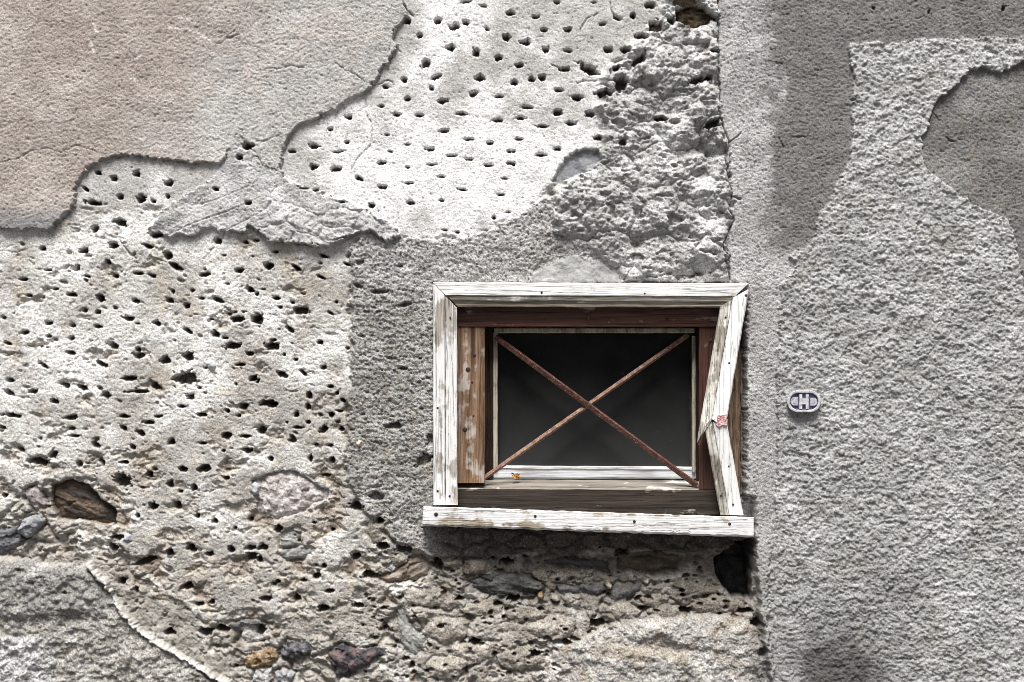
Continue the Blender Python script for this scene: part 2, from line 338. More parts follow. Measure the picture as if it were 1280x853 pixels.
# the big boulders with their white mortar rim
bl = [(-B, 706), (0, 701), (45, 699), (52, 706), (92, 706), (115, 717), (135, 740), (147, 756), (160, 772), (178, 793), (205, 808), (238, 828), (268, 853), (300, 880), (340, 1000), (-B, 1000)]
def h_bl(x, y, d, q):
    f1, f2, _ = worley(x+.3*y, y, 6, 20); g = fbm(x, y, 26, 3, 101)
    return 3 + 10*(1-np.exp(-np.maximum(d, 0)/16)) + 4.5*g + 2.5*fbm(x, y, 14, 2, 107) + 2.4*fbm(x, y, 9, 3, 102) + 1.6*(.55-f1) + .8*GR1[q] - 5*sst(762, 772, y+.12*(x-60)+6*g)*sst(190, 120, x) + 4*sst(792, 800, y+8*g)*sst(75, 55, x+5*g)
def c_bl(x, y, d, q):
    c = np.broadcast_to(col(.30, .29, .27), x.shape+(3,))
    low_ = sst(755, 785, y+.1*(x-80)+14*fbm(x, y, 30, 3, 103))
    c = mixc(c, col(.43, .405, .355), low_*.8)
    c = mixc(c, col(.50, .49, .47), sst(.1, .5, fbm(x, y, 30, 4, 104))*.7)
    c = mixc(c, col(.30, .27, .22), sst(.15, .5, fbm(x, y, 22, 3, 105))*.6)
    c = mixc(c, col(.58, .585, .59), sst(75, 50, x+8*GR3[q])*sst(788, 800, y)*.8)
    return mixc(c, col(.12, .115, .11), sst(.25, .7, GRC[q]+.4*GR2[q])*.6)
layer('boulder', bl, 2, h_bl, c_bl, 3, 18)
br = [(700, 1000), (704, 853), (709, 826), (720, 803), (745, 791), (780, 783), (815, 773), (850, 770), (890, 770), (932, 776), (948, 786), (957, 815), (962, 853), (962, 1000)]
def h_br(x, y, d, q):
    g = fbm(x, y, 34, 3, 111)
    return -2 + 13*(1-np.exp(-np.maximum(d, 0)/16)) + 5*g + 2.9*fbm(x, y, 11, 3, 112, .6) + 2.2*np.maximum(fbm(x, y, 20, 2, 115), 0) + 1.2*GR1[q] - 7*np.exp(-((x-825)/60)**2-((y-808-.12*(x-825))/9)**2)*(1+g)
def c_br(x, y, d, q):
    c = np.broadcast_to(col(.41, .39, .355), x.shape+(3,))
    c = mixc(c, col(.56, .54, .505), sst(-.05, .45, fbm(x, y, 34, 4, 113)))
    c = mixc(c, col(.36, .30, .22), sst(.1, .5, fbm(x, y, 30, 3, 114)+.4*np.exp(-((x-830)/70)**2-((y-815)/14)**2))*.75)
    c = mixc(c, col(.17, .155, .14), sst(920, 955, x+8*GR3[q])*sst(780, 800, y)*.7)
    return mixc(c, col(.17, .155, .14), sst(.35, .75, GRC[q]+.35*GR2[q])*.55)
layer('boulder', br, 2, h_br, c_br, 3, 18)
# white mortar fillet along the edge of the lower left boulder
rim = [(112, 706), (132, 728), (146, 750), (158, 769), (178, 791), (206, 807), (240, 828), (272, 846), (300, 862), (330, 880)]
lid = lab_id('mortar_fillet'); q = sl(100, 345, 695, 900); d = dline(rim, WX[q], WY[q]); wd = 2.5+2.4*GR3[q]+1.0*GR2[q]
t = sst(wd+1, wd-1, d); H[q] = lerp(H[q], 7+3*(1-(d/5)**2).clip(0, 1)+.7*GR2[q], t)
C[q] = mixc(C[q], mixc(np.broadcast_to(col(.70, .685, .65), d.shape+(3,)), col(.50, .47, .42), sst(-.2, .5, GR3[q]+.6*GR2[q])*.8), t); L = LAB[q]; L[d < wd] = lid
# smooth beige mortar bed above it
def h_bed(x, y, d, q): return -3 + 2.4*MOT2[q] + 1.6*GR3[q] + .5*GR1[q] + .9*GR2[q] - 3*sst(.45, .55, fbm(x, y, 9, 2, 106))
def c_bed(x, y, d, q): return mixc(np.broadcast_to(col(.33, .305, .26), x.shape+(3,)), col(.44, .415, .37), sst(-.2, .4, MOT2[q]))
layer('mortar_bed', [(132, 722), (150, 735), (185, 748), (215, 755), (240, 770), (262, 788), (246, 800), (258, 815), (290, 828), (300, 846), (275, 846), (240, 826), (206, 804), (178, 788), (158, 766), (142, 745)], 2, h_bed, c_bed, 3, 18)

stone(tile(0, 3, [(0, 85), (70, 72), (90, 120), (140, 138), (60, 190), (0, 222), (-80, 222), (-80, 90)]), -8, 5, *SLATE, sc=9, strata=-12)
stone(tile(0, 3, [(80, 85), (120, 35), (200, 15), (218, 45), (190, 90), (130, 132), (85, 110)]), -1, 6, (.20, .205, .22), (.33, .34, .36), sc=9, strata=-35)
stone([(62, 608), (85, 599), (110, 607), (125, 624), (143, 637), (142, 656), (125, 657), (100, 650), (70, 652), (62, 630)], -19, 7, (.055, .045, .04), (.16, .115, .08), sc=13, strata=20, groove=1)  # a hollow rather than a rock, its shade put into the dark colour
stone([(28, 613), (42, 607), (51, 618), (56, 634), (40, 637), (32, 626)], -6, 5, (.2, .16, .155), (.45, .41, .41), sc=9)
stone([(315, 602), (345, 589), (367, 588), (383, 597), (400, 611), (411, 613), (410, 625), (390, 630), (380, 641), (345, 650), (322, 640)], -9, 6, (.36, .33, .315), (.58, .545, .535), sc=12, groove=1)
stone([(350, 667), (370, 658), (377, 665), (375, 684), (362, 690), (350, 686)], -7, 5, (.22, .22, .20), (.36, .36, .34), sc=9, strata=0)
stone([(350, 688), (375, 684), (391, 690), (378, 698), (358, 700), (350, 697)], -5, 5, (.25, .25, .24), (.38, .38, .37), sc=9, strata=-10)
stone([(409, 815), (427, 806), (445, 812), (470, 810), (481, 819), (465, 830), (445, 840), (435, 847), (420, 845), (412, 832)], -7, 9, (.045, .045, .055), (.15, .11, .105), sc=16)
stone([(303, 825), (318, 815), (335, 811), (347, 811), (346, 825), (335, 835), (318, 838), (305, 833)], -6, 7, (.20, .115, .05), (.33, .27, .20), sc=8)
stone([(349, 813), (358, 801), (380, 805), (388, 812), (382, 821), (365, 827), (350, 824)], -7, 8, (.05, .05, .055), (.15, .145, .15), sc=8)
stone([(283, 781), (300, 777), (322, 777), (331, 783), (310, 795), (295, 790)], -4, 6, *SLATE, sc=8, strata=8)
stone([(342, 842), (352, 836), (368, 842), (362, 856), (344, 856)], -4, 6, (.26, .26, .27), (.40, .40, .41), sc=9)
stone([(318, 838), (338, 836), (341, 850), (330, 858), (314, 852)], -5, 5, (.38, .37, .36), (.5, .49, .48), sc=9)
stone([(302, 780), (340, 788), (332, 800), (308, 806), (300, 796)], -9, 4, (.40, .38, .36), (.55, .53, .5), sc=9)
stone([(470, 722), (492, 715), (510, 697), (527, 694), (538, 706), (535, 720), (520, 728), (482, 732)], -12, 7, (.19, .145, .11), (.34, .30, .265), sc=10, strata=-28)
stone([(480, 712), (498, 694), (512, 690), (500, 706), (487, 716)], -9, 4, (.34, .34, .335), (.46, .46, .46), sc=12, strata=-40, groove=1)
stone([(548, 701), (567, 697), (578, 701), (576, 709), (567, 715), (556, 709)], -5, 6, (.24, .21, .175), (.36, .325, .28), sc=14)
stone([(579, 702), (592, 700), (610, 702), (616, 712), (597, 722), (581, 717)], -4, 7, (.25, .22, .185), (.38, .34, .29), sc=16)
stone([(583, 728), (602, 720), (640, 718), (668, 724), (684, 737), (678, 748), (652, 750), (625, 748), (600, 743)], -9, 9, (.075, .075, .075), (.20, .20, .195), sc=9, strata=6)
stone([(693, 730), (715, 734), (755, 731), (762, 739), (748, 746), (725, 743), (700, 744)], -7, 7, (.11, .11, .12), (.25, .25, .265), sc=7, strata=4)
stone([(765, 736), (788, 731), (803, 734), (800, 743), (785, 750), (770, 754), (763, 746)], -7, 6, (.17, .17, .17), (.23, .23, .23), sc=22, fine=.5)
stone([(757.5, 733), (762, 730), (766, 734), (765, 738), (760, 739)], -1, 5, (.6, .52, .44), (.68, .6, .52), sc=9, k=2, groove=2, name='pebble')
stone([(806, 728), (810, 726), (813, 729), (811, 732), (807, 732)], -1, 5, (.62, .6, .57), (.7, .68, .64), sc=9, k=2, groove=2, name='pebble')
stone([(672, 745), (677, 741), (680, 746), (677, 751), (672, 750)], 1, 4, (.45, .30, .15), (.55, .42, .26), sc=7, k=2, groove=1, name='pebble')
stone([(690, 744), (697, 746), (699, 752), (692, 754), (688, 750)], 0, 4, (.44, .41, .37), (.56, .53, .48), sc=7, k=2, groove=1, name='pebble')
stone([(153, 676), (158, 667), (165, 669), (165, 677), (158, 679)], -2, 5, (.33, .34, .38), (.42, .43, .47), sc=9, k=2, groove=1, name='pebble')
stone([(257, 455), (262, 449), (268, 453), (268, 460), (261, 461)], -2, 4, (.42, .44, .46), (.55, .57, .59), sc=9, k=2, groove=1, name='pebble')
stone([(314, 606), (319, 602), (324, 608), (322, 618), (316, 620)], -3, 5, (.40, .40, .42), (.52, .52, .54), sc=9, k=2, groove=1, name='pebble')
stone([(207, 693), (213, 688), (218, 693), (213, 699), (208, 698)], -8, 4, (.05, .055, .06), (.1, .11, .11), sc=9, k=2, groove=1, name='pebble')
stone([(445, 554), (449, 550), (453, 553), (450, 558), (446, 558)], 2, 4, (.6, .45, .2), (.68, .6, .45), sc=9, k=2, groove=.5, name='pebble')
stone([(680, 705), (710, 700), (762, 704), (764, 722), (745, 714), (710, 711), (685, 709)], -12, 6, (.09, .088, .085), (.17, .165, .16), sc=12, strata=4)
stone([(772, 696), (820, 691), (852, 697), (850, 716), (815, 721), (775, 715)], -16, 7, (.14, .11, .085), (.24, .20, .16), sc=14, strata=5)
stone([(895, 700), (910, 688), (925, 678), (942, 674), (941, 750), (930, 752), (918, 750), (905, 735), (898, 722)], -30, 6, (.02, .02, .02), (.045, .045, .045), sc=20, groove=2)
stone([(495, 765), (505, 760), (511, 780), (533, 798), (529, 812), (518, 822), (505, 815), (496, 790)], -9, 5, (.24, .245, .23), (.36, .36, .34), sc=12, strata=60)
stone(tile(2, 0, [(825, 48), (900, 22), (962, 35), (1003, 80), (985, 118), (905, 150), (845, 125), (815, 112)]), -13, 7, (.035, .03, .025), (.26, .2, .12), sc=5, strata=8, name='rotten_lath', groove=1)
stone(tile(2, 0, [(805, 0), (920, -12), (925, 20), (850, 34), (810, 26)]), -3, 4, (.2, .155, .105), (.34, .29, .22), sc=9, name='stone', groove=1)
# mortar chunks below the sill
for (cx, cy, rx, ry) in [(868, 740, 36, 17), (900, 757, 34, 12), (835, 765, 24, 9), (782, 765, 19, 11), (812, 752, 24, 10), (700, 722, 34, 9), (600, 760, 26, 12), (560, 790, 30, 16), (545, 750, 30, 14), (690, 785, 30, 14), (655, 770, 30, 10), (590, 815, 34, 18), (650, 825, 30, 18), (520, 745, 16, 10), (470, 662, 12, 16), (500, 700, 12, 8), (560, 835, 26, 14)]:
    n = 11; pl = []
    for i in range(n):
        a = 2*math.pi*i/n; rr = 1+random.uniform(-.22, .22); pl.append((cx+rx*rr*math.cos(a), cy+ry*rr*math.sin(a)))
    v = random.uniform(.8, 1.15)
    stone(pl, -5, 5, (.33*v, .30*v, .255*v), (.46*v, .43*v, .385*v), sc=15, name='mortar_lump', groove=2, k=7, fine=1.2)

# --- cracks
def crack(line, wd, dep, dark=.5):
    p = np.array(line); q = sl(p[:, 0].min()-8, p[:, 0].max()+8, p[:, 1].min()-8, p[:, 1].max()+8)
    d = dline(line, .4*X[q]+.6*WX[q], .4*Y[q]+.6*WY[q]); ww = wd*(1+.5*GR3[q])
    t = sst(.75*ww+.55, ww*.2, d); H[q] -= .75*dep*t; C[q] *= (1-.35*dark*t)[..., None]
T = tile
for ln, wd, dep in [
    (T(0, 0, [(10, 810), (90, 800), (170, 755), (240, 745), (310, 770), (380, 730), (460, 750), (490, 765)]), .5, 2),
    (T(0, 0, [(1060, 215), (1110, 225), (1150, 180), (1190, 150), (1220, 80), (1250, 20)]), .4, 1.4), (T(0, 0, [(1140, 195), (1200, 180)]), 1, 3),
    (T(1, 0, [(60, 350), (130, 350), (180, 335), (250, 345)]), .5, 2), (T(1, 0, [(395, 320), (440, 350), (500, 380), (545, 415)]), .6, 2.4), (T(1, 0, [(0, 715), (60, 705), (130, 675)]), .6, 2),
    (T(1, 0, [(545, 490), (550, 560), (580, 630), (580, 720), (550, 745), (500, 800), (480, 850)]), .6, 2.5), (T(1, 0, [(727, 0), (750, 45), (785, 80)]), .8, 4), (T(1, 0, [(590, 430), (660, 400), (680, 415)]), .8, 3),
    (T(2, 0, [(490, 10), (500, 60), (520, 90)]), .9, 4), (T(2, 0, [(430, 65), (380, 90), (340, 150)]), .7, 3), (T(2, 0, [(200, 320), (240, 345), (290, 350)]), .7, 3), (T(2, 0, [(320, 410), (420, 405)]), .8, 3),
    (T(2, 0, [(1028, 0), (1030, 380), (1040, 470), (1030, 560), (1060, 640), (1080, 700), (1090, 790), (1080, 853)]), 1.1, 7), (T(2, 0, [(1080, 720), (1110, 700), (1140, 670)]), .9, 4), (T(2, 0, [(1150, 120), (1190, 220)]), .6, 2.5),
    (T(2, 1, [(1070, 0), (1090, 90), (1100, 140), (1080, 200), (1110, 250), (1080, 310), (1050, 370), (1050, 400), (1085, 430), (1080, 480), (1085, 550)]), 1.3, 8), (T(2, 1, [(1050, 380), (1055, 430), (1075, 490)]), .9, 5), (T(2, 1, [(1095, 130), (1140, 145)]), 1.8, 6),
    (T(0, 1, [(595, 350), (640, 410), (680, 440)]), 1.1, 4), (T(2, 1, [(555, 550), (600, 490)]), .8, 4), (T(2, 1, [(815, 470), (825, 550)]), .8, 4), (T(2, 1, [(640, 200), (640, 250)]), .8, 4),
    (T(0, 1, [(0, 400), (90, 410), (130, 390)]), .6, 2), (T(0, 1, [(170, 495), (220, 498)]), .6, 2), (T(0, 1, [(780, 440), (830, 460)]), .6, 2), (T(0, 1, [(1130, 310), (1090, 360), (1020, 440)]), .7, 2.5),
    (T(1, 0, [(700, 240), (725, 260)]), .7, 3), (T(3, 0, [(890, 690), (930, 710)]), .9, 4), (T(3, 0, [(0, 310), (70, 325)]), .8, 3), (T(3, 0, [(120, 690), (200, 685)]), .7, 3), (T(3, 0, [(55, 690), (75, 745)]), .7, 3), (T(3, 0, [(820, 560), (850, 600)]), .7, 3), (T(3, 0, [(740, 95), (780, 85)]), .6, 2), (T(1, 1, [(360, 355), (480, 330)]), .9, 4)]:
    crack(ln, wd, dep)
# pale scratches in the pink coat
for ln in [T(0, 0, [(470, 120), (500, 165)]), T(0, 0, [(455, 205), (475, 270)]), T(0, 0, [(680, 300), (715, 280)]), T(0, 0, [(850, 138), (940, 155), (1000, 170), (1060, 215)]), T(0, 0, [(870, 85), (950, 100)]), T(0, 0, [(665, 395), (690, 405)])]:
    p = np.array(ln); q = sl(p[:, 0].min()-8, p[:, 0].max()+8, p[:, 1].min()-8, p[:, 1].max()+8); d = dline(ln, WX[q], WY[q])
    C[q] = mixc(C[q], col(.74, .69, .66), sst(2.4, .6, d)*.75)

# --- the pricked holes: x, y, width, height, angle in the 4x tiles
HOLES = {
 (1, 0): [(757,103,38,40),(818,180,34,26),(910,105,34,44,45),(990,135,60,34,-15),(1047,113,40,30),(1052,8,54,18,-10),(1135,30,36,16),(1268,67,36,24),(1155,145,34,14,30),(1250,187,46,38),(972,240,60,34),(1100,263,42,42),(1210,290,44,32),(848,317,60,46,-20),(741,400,36,32),(905,382,56,24,-15),(1117,390,50,36),(1280,416,18,26),(878,443,22,22),(1086,470,54,28,-15),(757,495,34,26),(1218,484,54,20,-5),(937,507,64,26,-10),(630,533,30,16,-10),(704,574,40,22),(815,577,42,18),(1027,570,54,16),(463,587,38,30),(1213,602,60,22,-5),(369,648,28,18),(940,657,56,24),(655,674,26,12),(1065,697,54,16),(1168,716,46,18),(453,712,28,18),(755,723,34,12),(288,732,54,30),(868,747,46,20),(668,758,24,12),(978,781,52,10),(1062,797,46,14),(1160,828,56,14),(1268,757,26,14),(874,825,50,10),(1268,818,36,14),(628,815,56,20),(180,757,40,20),(410,760,56,12,-10),(288,835,46,30),(398,843,56,26),(760,838,28,12),(645,435,36,24)],
 (2, 0): [(223,10,42,18),(0,66,24,20),(120,86,40,18),(162,149,40,22),(280,151,44,24),(68,213,54,32),(170,248,44,30),(280,256,40,20),(40,327,50,24),(265,348,54,28),(152,388,40,34),(98,397,36,30),(14,413,40,28),(450,121,38,16),(528,92,50,24,15),(604,79,28,36),(690,28,66,34,-10),(408,14,24,8),(478,249,50,34),(570,253,60,40),(518,350,46,26,-20),(233,453,50,22),(325,488,60,32),(78,538,64,16),(228,563,50,32),(44,591,54,16),(152,631,66,14),(297,619,56,22),(392,571,56,36),(33,696,50,14),(228,745,40,26),(145,775,60,18),(430,690,50,24),(8,758,20,12),(8,820,20,20),(385,350,120,44,25),(545,425,80,80),(460,470,90,40),(720,135,90,70),(650,185,70,44),(630,310,100,44,-35),(1010,95,30,44),(1000,625,100,60,-30),(1010,265,60,24),(920,410,110,36,-25),(980,395,36,40),(740,600,80,30),(550,715,50,44,-40),(790,110,50,40)],
 (1, 1): [(515,40,52,24,15),(630,84,60,20),(765,65,52,10),(775,162,56,24,10),(930,33,40,10),(1030,97,52,14,8),(1222,123,42,12),(1245,41,34,12),(580,178,46,28),(925,152,30,12),(1262,211,26,10),(1190,238,20,24),(945,300,30,8),(1005,310,24,10),(395,0,46,14),(435,160,40,12),(300,100,34,16),(240,92,44,16),(98,408,40,18),(335,428,60,20,25),(62,478,60,44,20),(203,490,64,22,30),(455,470,50,14,25),(325,535,60,18,30),(0,620,24,20),(100,640,50,26),(180,660,26,18),(228,700,90,46),(10,745,50,80),(165,795,60,28,40),(375,717,46,16,35),(400,660,20,14),(5,352,26,14),(120,685,26,16),(35,595,30,8),(85,850,40,14),(620,610,90,30),(510,580,60,24,30),(735,675,60,24),(520,460,50,26)],
 (3, 0): [(525,45,16,14),(800,65,16,20),(1172,45,24,28)],
 (0, 0): [(1240,733,60,44),(1200,790,36,30)],
 (0, 1): [(490,13,50,26,35),(570,42,44,34,30),(682,18,42,38,40),(843,67,54,32),(430,97,44,20,40),(602,135,44,30,35),(703,143,60,50),(766,155,30,26),(838,130,26,30),(470,165,110,30,10),(600,262,80,50,20),(472,295,44,40,30),(785,325,70,30),(565,375,56,36),(740,380,60,26,20),(215,393,40,24),(418,403,50,36,30),(535,458,36,28),(570,525,44,26),(690,516,48,22),(758,527,44,20,15),(385,485,26,34),(437,532,40,14,20),(240,501,40,10),(835,425,60,60),(880,485,110,36,35),(1020,522,70,26,-10),(1195,503,50,30),(1087,352,50,40),(1225,360,24,24),(1250,595,60,30,30),(862,605,20,22),(960,600,22,20),(1005,640,36,16),(1090,648,80,28,20),(845,650,46,30,15),(932,678,46,34,40),(673,651,50,26,10),(500,640,46,50),(358,622,60,26),(275,595,34,16),(140,627,40,18),(117,547,50,20),(490,710,40,24),(422,702,26,28),(643,742,60,30,15),(688,768,20,10),(785,766,48,30,20),(1180,745,80,42),(1268,742,40,46),(940,803,60,26,30),(1075,818,54,40,30),(1215,710,18,14),(1058,745,26,10),(487,782,50,24),(363,776,40,22),(238,765,48,26),(16,737,30,20),(240,830,30,20),(355,840,36,24),(120,812,60,24),(1125,840,36,16),(1245,165,50,24),(1080,95,30,24)],
 (0, 2): [(565,25,60,40,25),(40,15,50,20,15),(350,62,60,24,15),(218,126,60,22,35),(505,118,80,30,25),(683,45,30,24),(690,75,70,40),(825,97,60,46),(940,82,70,50,30),(925,190,150,84),(645,190,90,34),(770,225,60,40,35),(325,225,60,30,25),(410,235,60,30,20),(165,255,56,28),(270,305,56,30,25),(530,275,60,44,10),(42,260,60,30,25),(50,200,44,30,25),(950,282,50,40,20),(1265,190,40,34),(1215,330,44,40),(1135,355,28,24),(1195,375,26,20),(1010,372,60,20),(1130,475,56,50),(855,508,48,40),(1010,515,50,16),(1225,480,60,20),(618,440,50,26,35),(703,465,50,36,35),(478,523,56,36,30),(662,535,44,28,30),(60,375,110,24,8),(355,385,80,30),(355,440,60,20),(370,478,50,16),(15,435,40,22,20),(202,490,18,16),(100,545,60,24,20),(508,608,36,50,-30),(395,618,40,40),(620,610,50,20),(915,645,60,40),(1025,640,70,46),(1235,550,60,36),(745,672,44,40),(847,720,40,40),(968,735,40,50),(765,830,60,44),(885,825,50,50),(710,735,24,14),(1130,690,40,20),(900,755,24,14),(1160,25,110,40),(1245,65,50,28),(1200,120,56,16),(905,330,50,20),(620,380,60,20),(740,410,80,20),(790,380,50,16),(690,255,120,20),(15,775,40,30),(1115,552,20,10),(610,700,110,84,20),(180,605,130,40,10),(260,570,60,40,-30)],
 (1, 2): [(80,30,100,50),(140,68,20,20),(322,10,36,24),(198,95,24,22),(128,170,70,36,25),(238,165,60,24,45),(336,135,34,28),(5,205,20,30),(373,230,34,22),(268,275,38,46),(60,315,100,36),(80,322,50,46),(260,330,34,34),(202,372,32,40),(375,373,38,32),(420,352,44,14),(260,410,36,24),(338,445,56,46,-40),(425,445,28,30),(25,450,60,44),(180,495,36,50,-25),(205,435,70,14),(300,520,34,12),(370,525,40,14),(72,592,26,32),(270,590,28,44),(380,597,40,30),(345,675,60,14),(152,410,16,16),(405,265,22,18),(435,300,40,20,50),(840,600,110,60,-30),(870,500,40,80),(500,830,70,60),(690,430,110,44),(735,140,50,20),(600,780,100,50)],
 (0, 3): [(687,20,24,30),(985,22,26,30),(1250,42,22,36),(1075,48,40,30),(1175,82,20,22),(955,185,80,46,35),(1050,213,50,30),(1157,190,38,44),(1250,182,60,34),(1255,225,60,50),(605,350,50,50),(845,207,40,44),(720,250,150,40,-20),(935,375,80,44,-15),(845,605,66,44),(1020,605,80,50),(680,390,24,50),(560,185,60,60),(580,130,80,30),(990,465,50,26),(1060,455,36,30),(335,400,30,20),(1175,780,26,24),(1110,590,90,44,10)],
 (1, 3): [(110,85,50,44),(290,55,22,12),(380,93,22,24),(620,45,50,34),(630,175,80,50,10),(495,225,50,40),(340,272,36,26),(300,325,50,40),(235,345,50,16),(365,400,50,24),(110,352,28,26),(200,437,48,46),(335,485,70,46),(510,470,70,36),(925,575,46,24),(1015,440,50,20),(1095,655,70,40),(780,770,30,40),(565,320,90,50),(15,595,60,60),(50,435,80,30),(35,180,60,40),(15,240,40,40),(1210,470,60,30),(740,190,110,40),(910,270,60,90,-30),(1250,260,80,40)],
 (2, 3): [(875,505,80,44),(275,660,60,40),(430,565,120,50),(120,715,70,40),(860,425,30,20),(655,490,50,30),(1015,445,26,20),(1170,500,90,36),(1045,515,30,12),(10,440,80,44),(265,590,30,16),(550,210,90,44),(1250,700,50,60),(1230,560,80,60)],
}
def lab_at(px, py): return LABELS[LAB[min(NY-1, np.searchsorted(ys, py)), min(NX-1, np.searchsorted(xs, px))]]
def hole(cx, cy, hw, hh, ang, dep, brown=True):
    m = max(hw, hh)*1.5+4; q = sl(cx-m, cx+m, cy-m, cy+m); x = X[q]-cx; y = Y[q]-cy
    if x.size == 0: return
    c, s = math.cos(R(ang)), math.sin(R(ang))
    u = (x*c+y*s)/hw; v = (-x*s+y*c)/hh; r = np.hypot(u, v)
    sd_ = random.random()*900; ar = min(hw, hh)
    r = r*(1 + .4*perlin((X[q]+sd_)/5.5, Y[q]/5.5, 7) + .24*perlin((X[q]+sd_)/2.4, Y[q]/2.4, 8))
    e = 1.0/ar
    t = sst(1+.35*e, 1-.6*e, r)
    slope = random.uniform(.0, .35) if cy < 290 and cx > 345 else random.uniform(.2, .95)
    H[q] -= dep*t*(1+.12*GR2[q])*np.clip(1-slope*(y/hh), .12, 1.7) + .9*sst(1.8, 1.0, r)*(r >= 1)*(.5+.5*GR3[q])
    if brown: C[q] = mixc(C[q], col(.12, .092, .068)*np.float32(random.uniform(.6, 1.7)), sst(.98, .75, r)*.85)
for (cx, cy), lst in HOLES.items():
    oy = (0, 213, 426, 640)[cy]
    for h_ in lst:
        a = h_[4] if len(h_) > 4 else 0
        hw, hh = h_[2]/8.0*(.84 if cy == 0 else .77)+.2, h_[3]/8.0*(.84 if cy == 0 else .77)+.2
        px, py = cx*320+h_[0]/4.0, oy+h_[1]/4.0
        dep = min(22, 9+1.9*min(hw, hh)+random.uniform(-1, 3))
        if 556 < px < 930 and 372 < py < 640: continue
        gr = lab_at(px, py) in ('grey_render', 'boulder')
        hole(px, py, hw, hh, a, dep*(.5 if gr else 1), not gr)
for i in range(90):       # crumbs fallen out between the pricked holes
    px = random.uniform(0, 440); py = random.uniform(300, 760)
    s = random.uniform(.9, 2.6); hole(px, py, s*random.uniform(1, 1.9), s, random.uniform(-10, 35), random.uniform(2, 6), random.random() < .6)
for i in range(260):
    px = random.uniform(450, 940); py = random.uniform(690, 850); s = random.uniform(1.0, 3.2)
    if lab_at(px, py) not in ('rubble_masonry', 'mortar_lump'): continue
    hole(px, py, s*random.uniform(1, 2), s, random.uniform(-25, 25), random.uniform(3, 8), random.random() < .6)
for i in range(36):
    px = random.uniform(440, 545); py = random.uniform(330, 680); s = random.uniform(1.0, 2.6); hole(px, py, s*random.uniform(1, 2), s, random.uniform(-25, 25), random.uniform(2, 5), False)

# --- setting back round the window: behind the casing, the rotten gap on the right, under the sill
def ease(x0, x1, y0, y1, h, w_=3, below=None):
    q = sl(x0-8, x1+8, y0-8, y1+8); x, y = WX[q], WY[q]
    t = sst(-w_, w_, np.minimum(np.minimum(x-x0, x1-x), np.minimum(y-y0, y1-y)))
    H[q] = lerp(H[q], h+2*GR2[q]+3*GR3[q], t)
ease(544, 900, 356, 640, -4, 4)
ease(898, 931, 380, 646, -34, 3)
ease(540, 941, 640, 662, -9, 4)
ease(898, 944, 622, 662, -20, 3)
q = sl(470, 940, 640, 800); x, y = X[q], Y[q]
H[q] -= (7*sst(655, 664, y)*sst(735, 688, y) + 7*sst(686, 700, y)*sst(790, 735, y))*sst(530, 640, x)
f1, f2, _ = worley(x/1.9+4*GR3[q], y+4*GR3[q], 19, 33)
H[q] += (7*sst(.02, .3, f2-f1)-5 + 3*fbm(x, y, 16, 3, 34))*sst(645, 660, y)*sst(712, 694, y)*sst(530, 565, x)*sst(960, 930, x)
C[q] = mixc(C[q], C[q]*col(.62, .60, .57), sst(640, 690, y)*sst(790, 735, y)*sst(540, 660, x)*.85)  # sill's shadow painted in: wall colour darkened beneath it
lum = C.mean(-1, keepdims=True); warm = np.isin(LAB, STONES+[LABELS.index('pink_plaster')])[..., None]
C[:] = lum + (C-lum)*np.where(warm, 1.0, np.where(np.isin(LAB, [LABELS.index('rubble_masonry'), LABELS.index('pitted_plaster')])[..., None], .95, .72))
fine = np.ones_like(H); fine[np.isin(LAB, STONES)] = .45; fine[np.isin(LAB, [LABELS.index('old_render'), LABELS.index('smooth_patch')])] = .4
for nm_, f_ in (('limewashed_plaster', .38), ('pitted_plaster', .6), ('cement_patch', .8), ('pink_plaster', .8), ('smooth_render', 1.0), ('bare_patch', 1.0), ('roughcast', .9), ('grey_render', 1.5), ('lumpy_mortar', .9), ('rubble_masonry', 1.2)):
    for i_, l_ in enumerate(LABELS):
        if l_ == nm_: fine[LAB == i_] = f_
H += fine*(.75*GR1 + .45*(np.random.RandomState(5).rand(NY, NX).astype(np.float32)-.5))
H -= fine*1.5*sst(.42, .7, perlin(X/3.4, Y/2.4, 95))
# outside the picture the sheet is coarser: keep only the relief its spacing can carry
def soften(A, ax, coord, cells, n):
    if not cells.any(): return
    B_ = np.moveaxis(A, ax, 0); sub = B_[:, cells].copy(); pad = n//2
    ap = np.concatenate([np.repeat(sub[:1], pad+1, 0), sub, np.repeat(sub[-1:], pad, 0)], 0); cs = np.cumsum(ap.astype(np.float64), 0)
    B_[:, cells] = ((cs[2*pad+1:]-cs[:-(2*pad+1)])/(2*pad+1)).astype(np.float32)
for A in (H, C):
    for co, ax in ((xs, 0), (ys, 1)):
        lo_, hi_ = (-12, 1292) if ax == 0 else (-10, 863)
        far = (co < lo_-148) | (co > hi_+148); near = ((co < lo_-1) | (co > hi_)) & ~far
        soften(A, ax, co, near, 5); soften(A, ax, co, far, 23)
# outer rim of the sheet returns to the core
for s_ in ((0, slice(None)), (-1, slice(None)), (slice(None), 0), (slice(None), -1)): H[s_] = -70

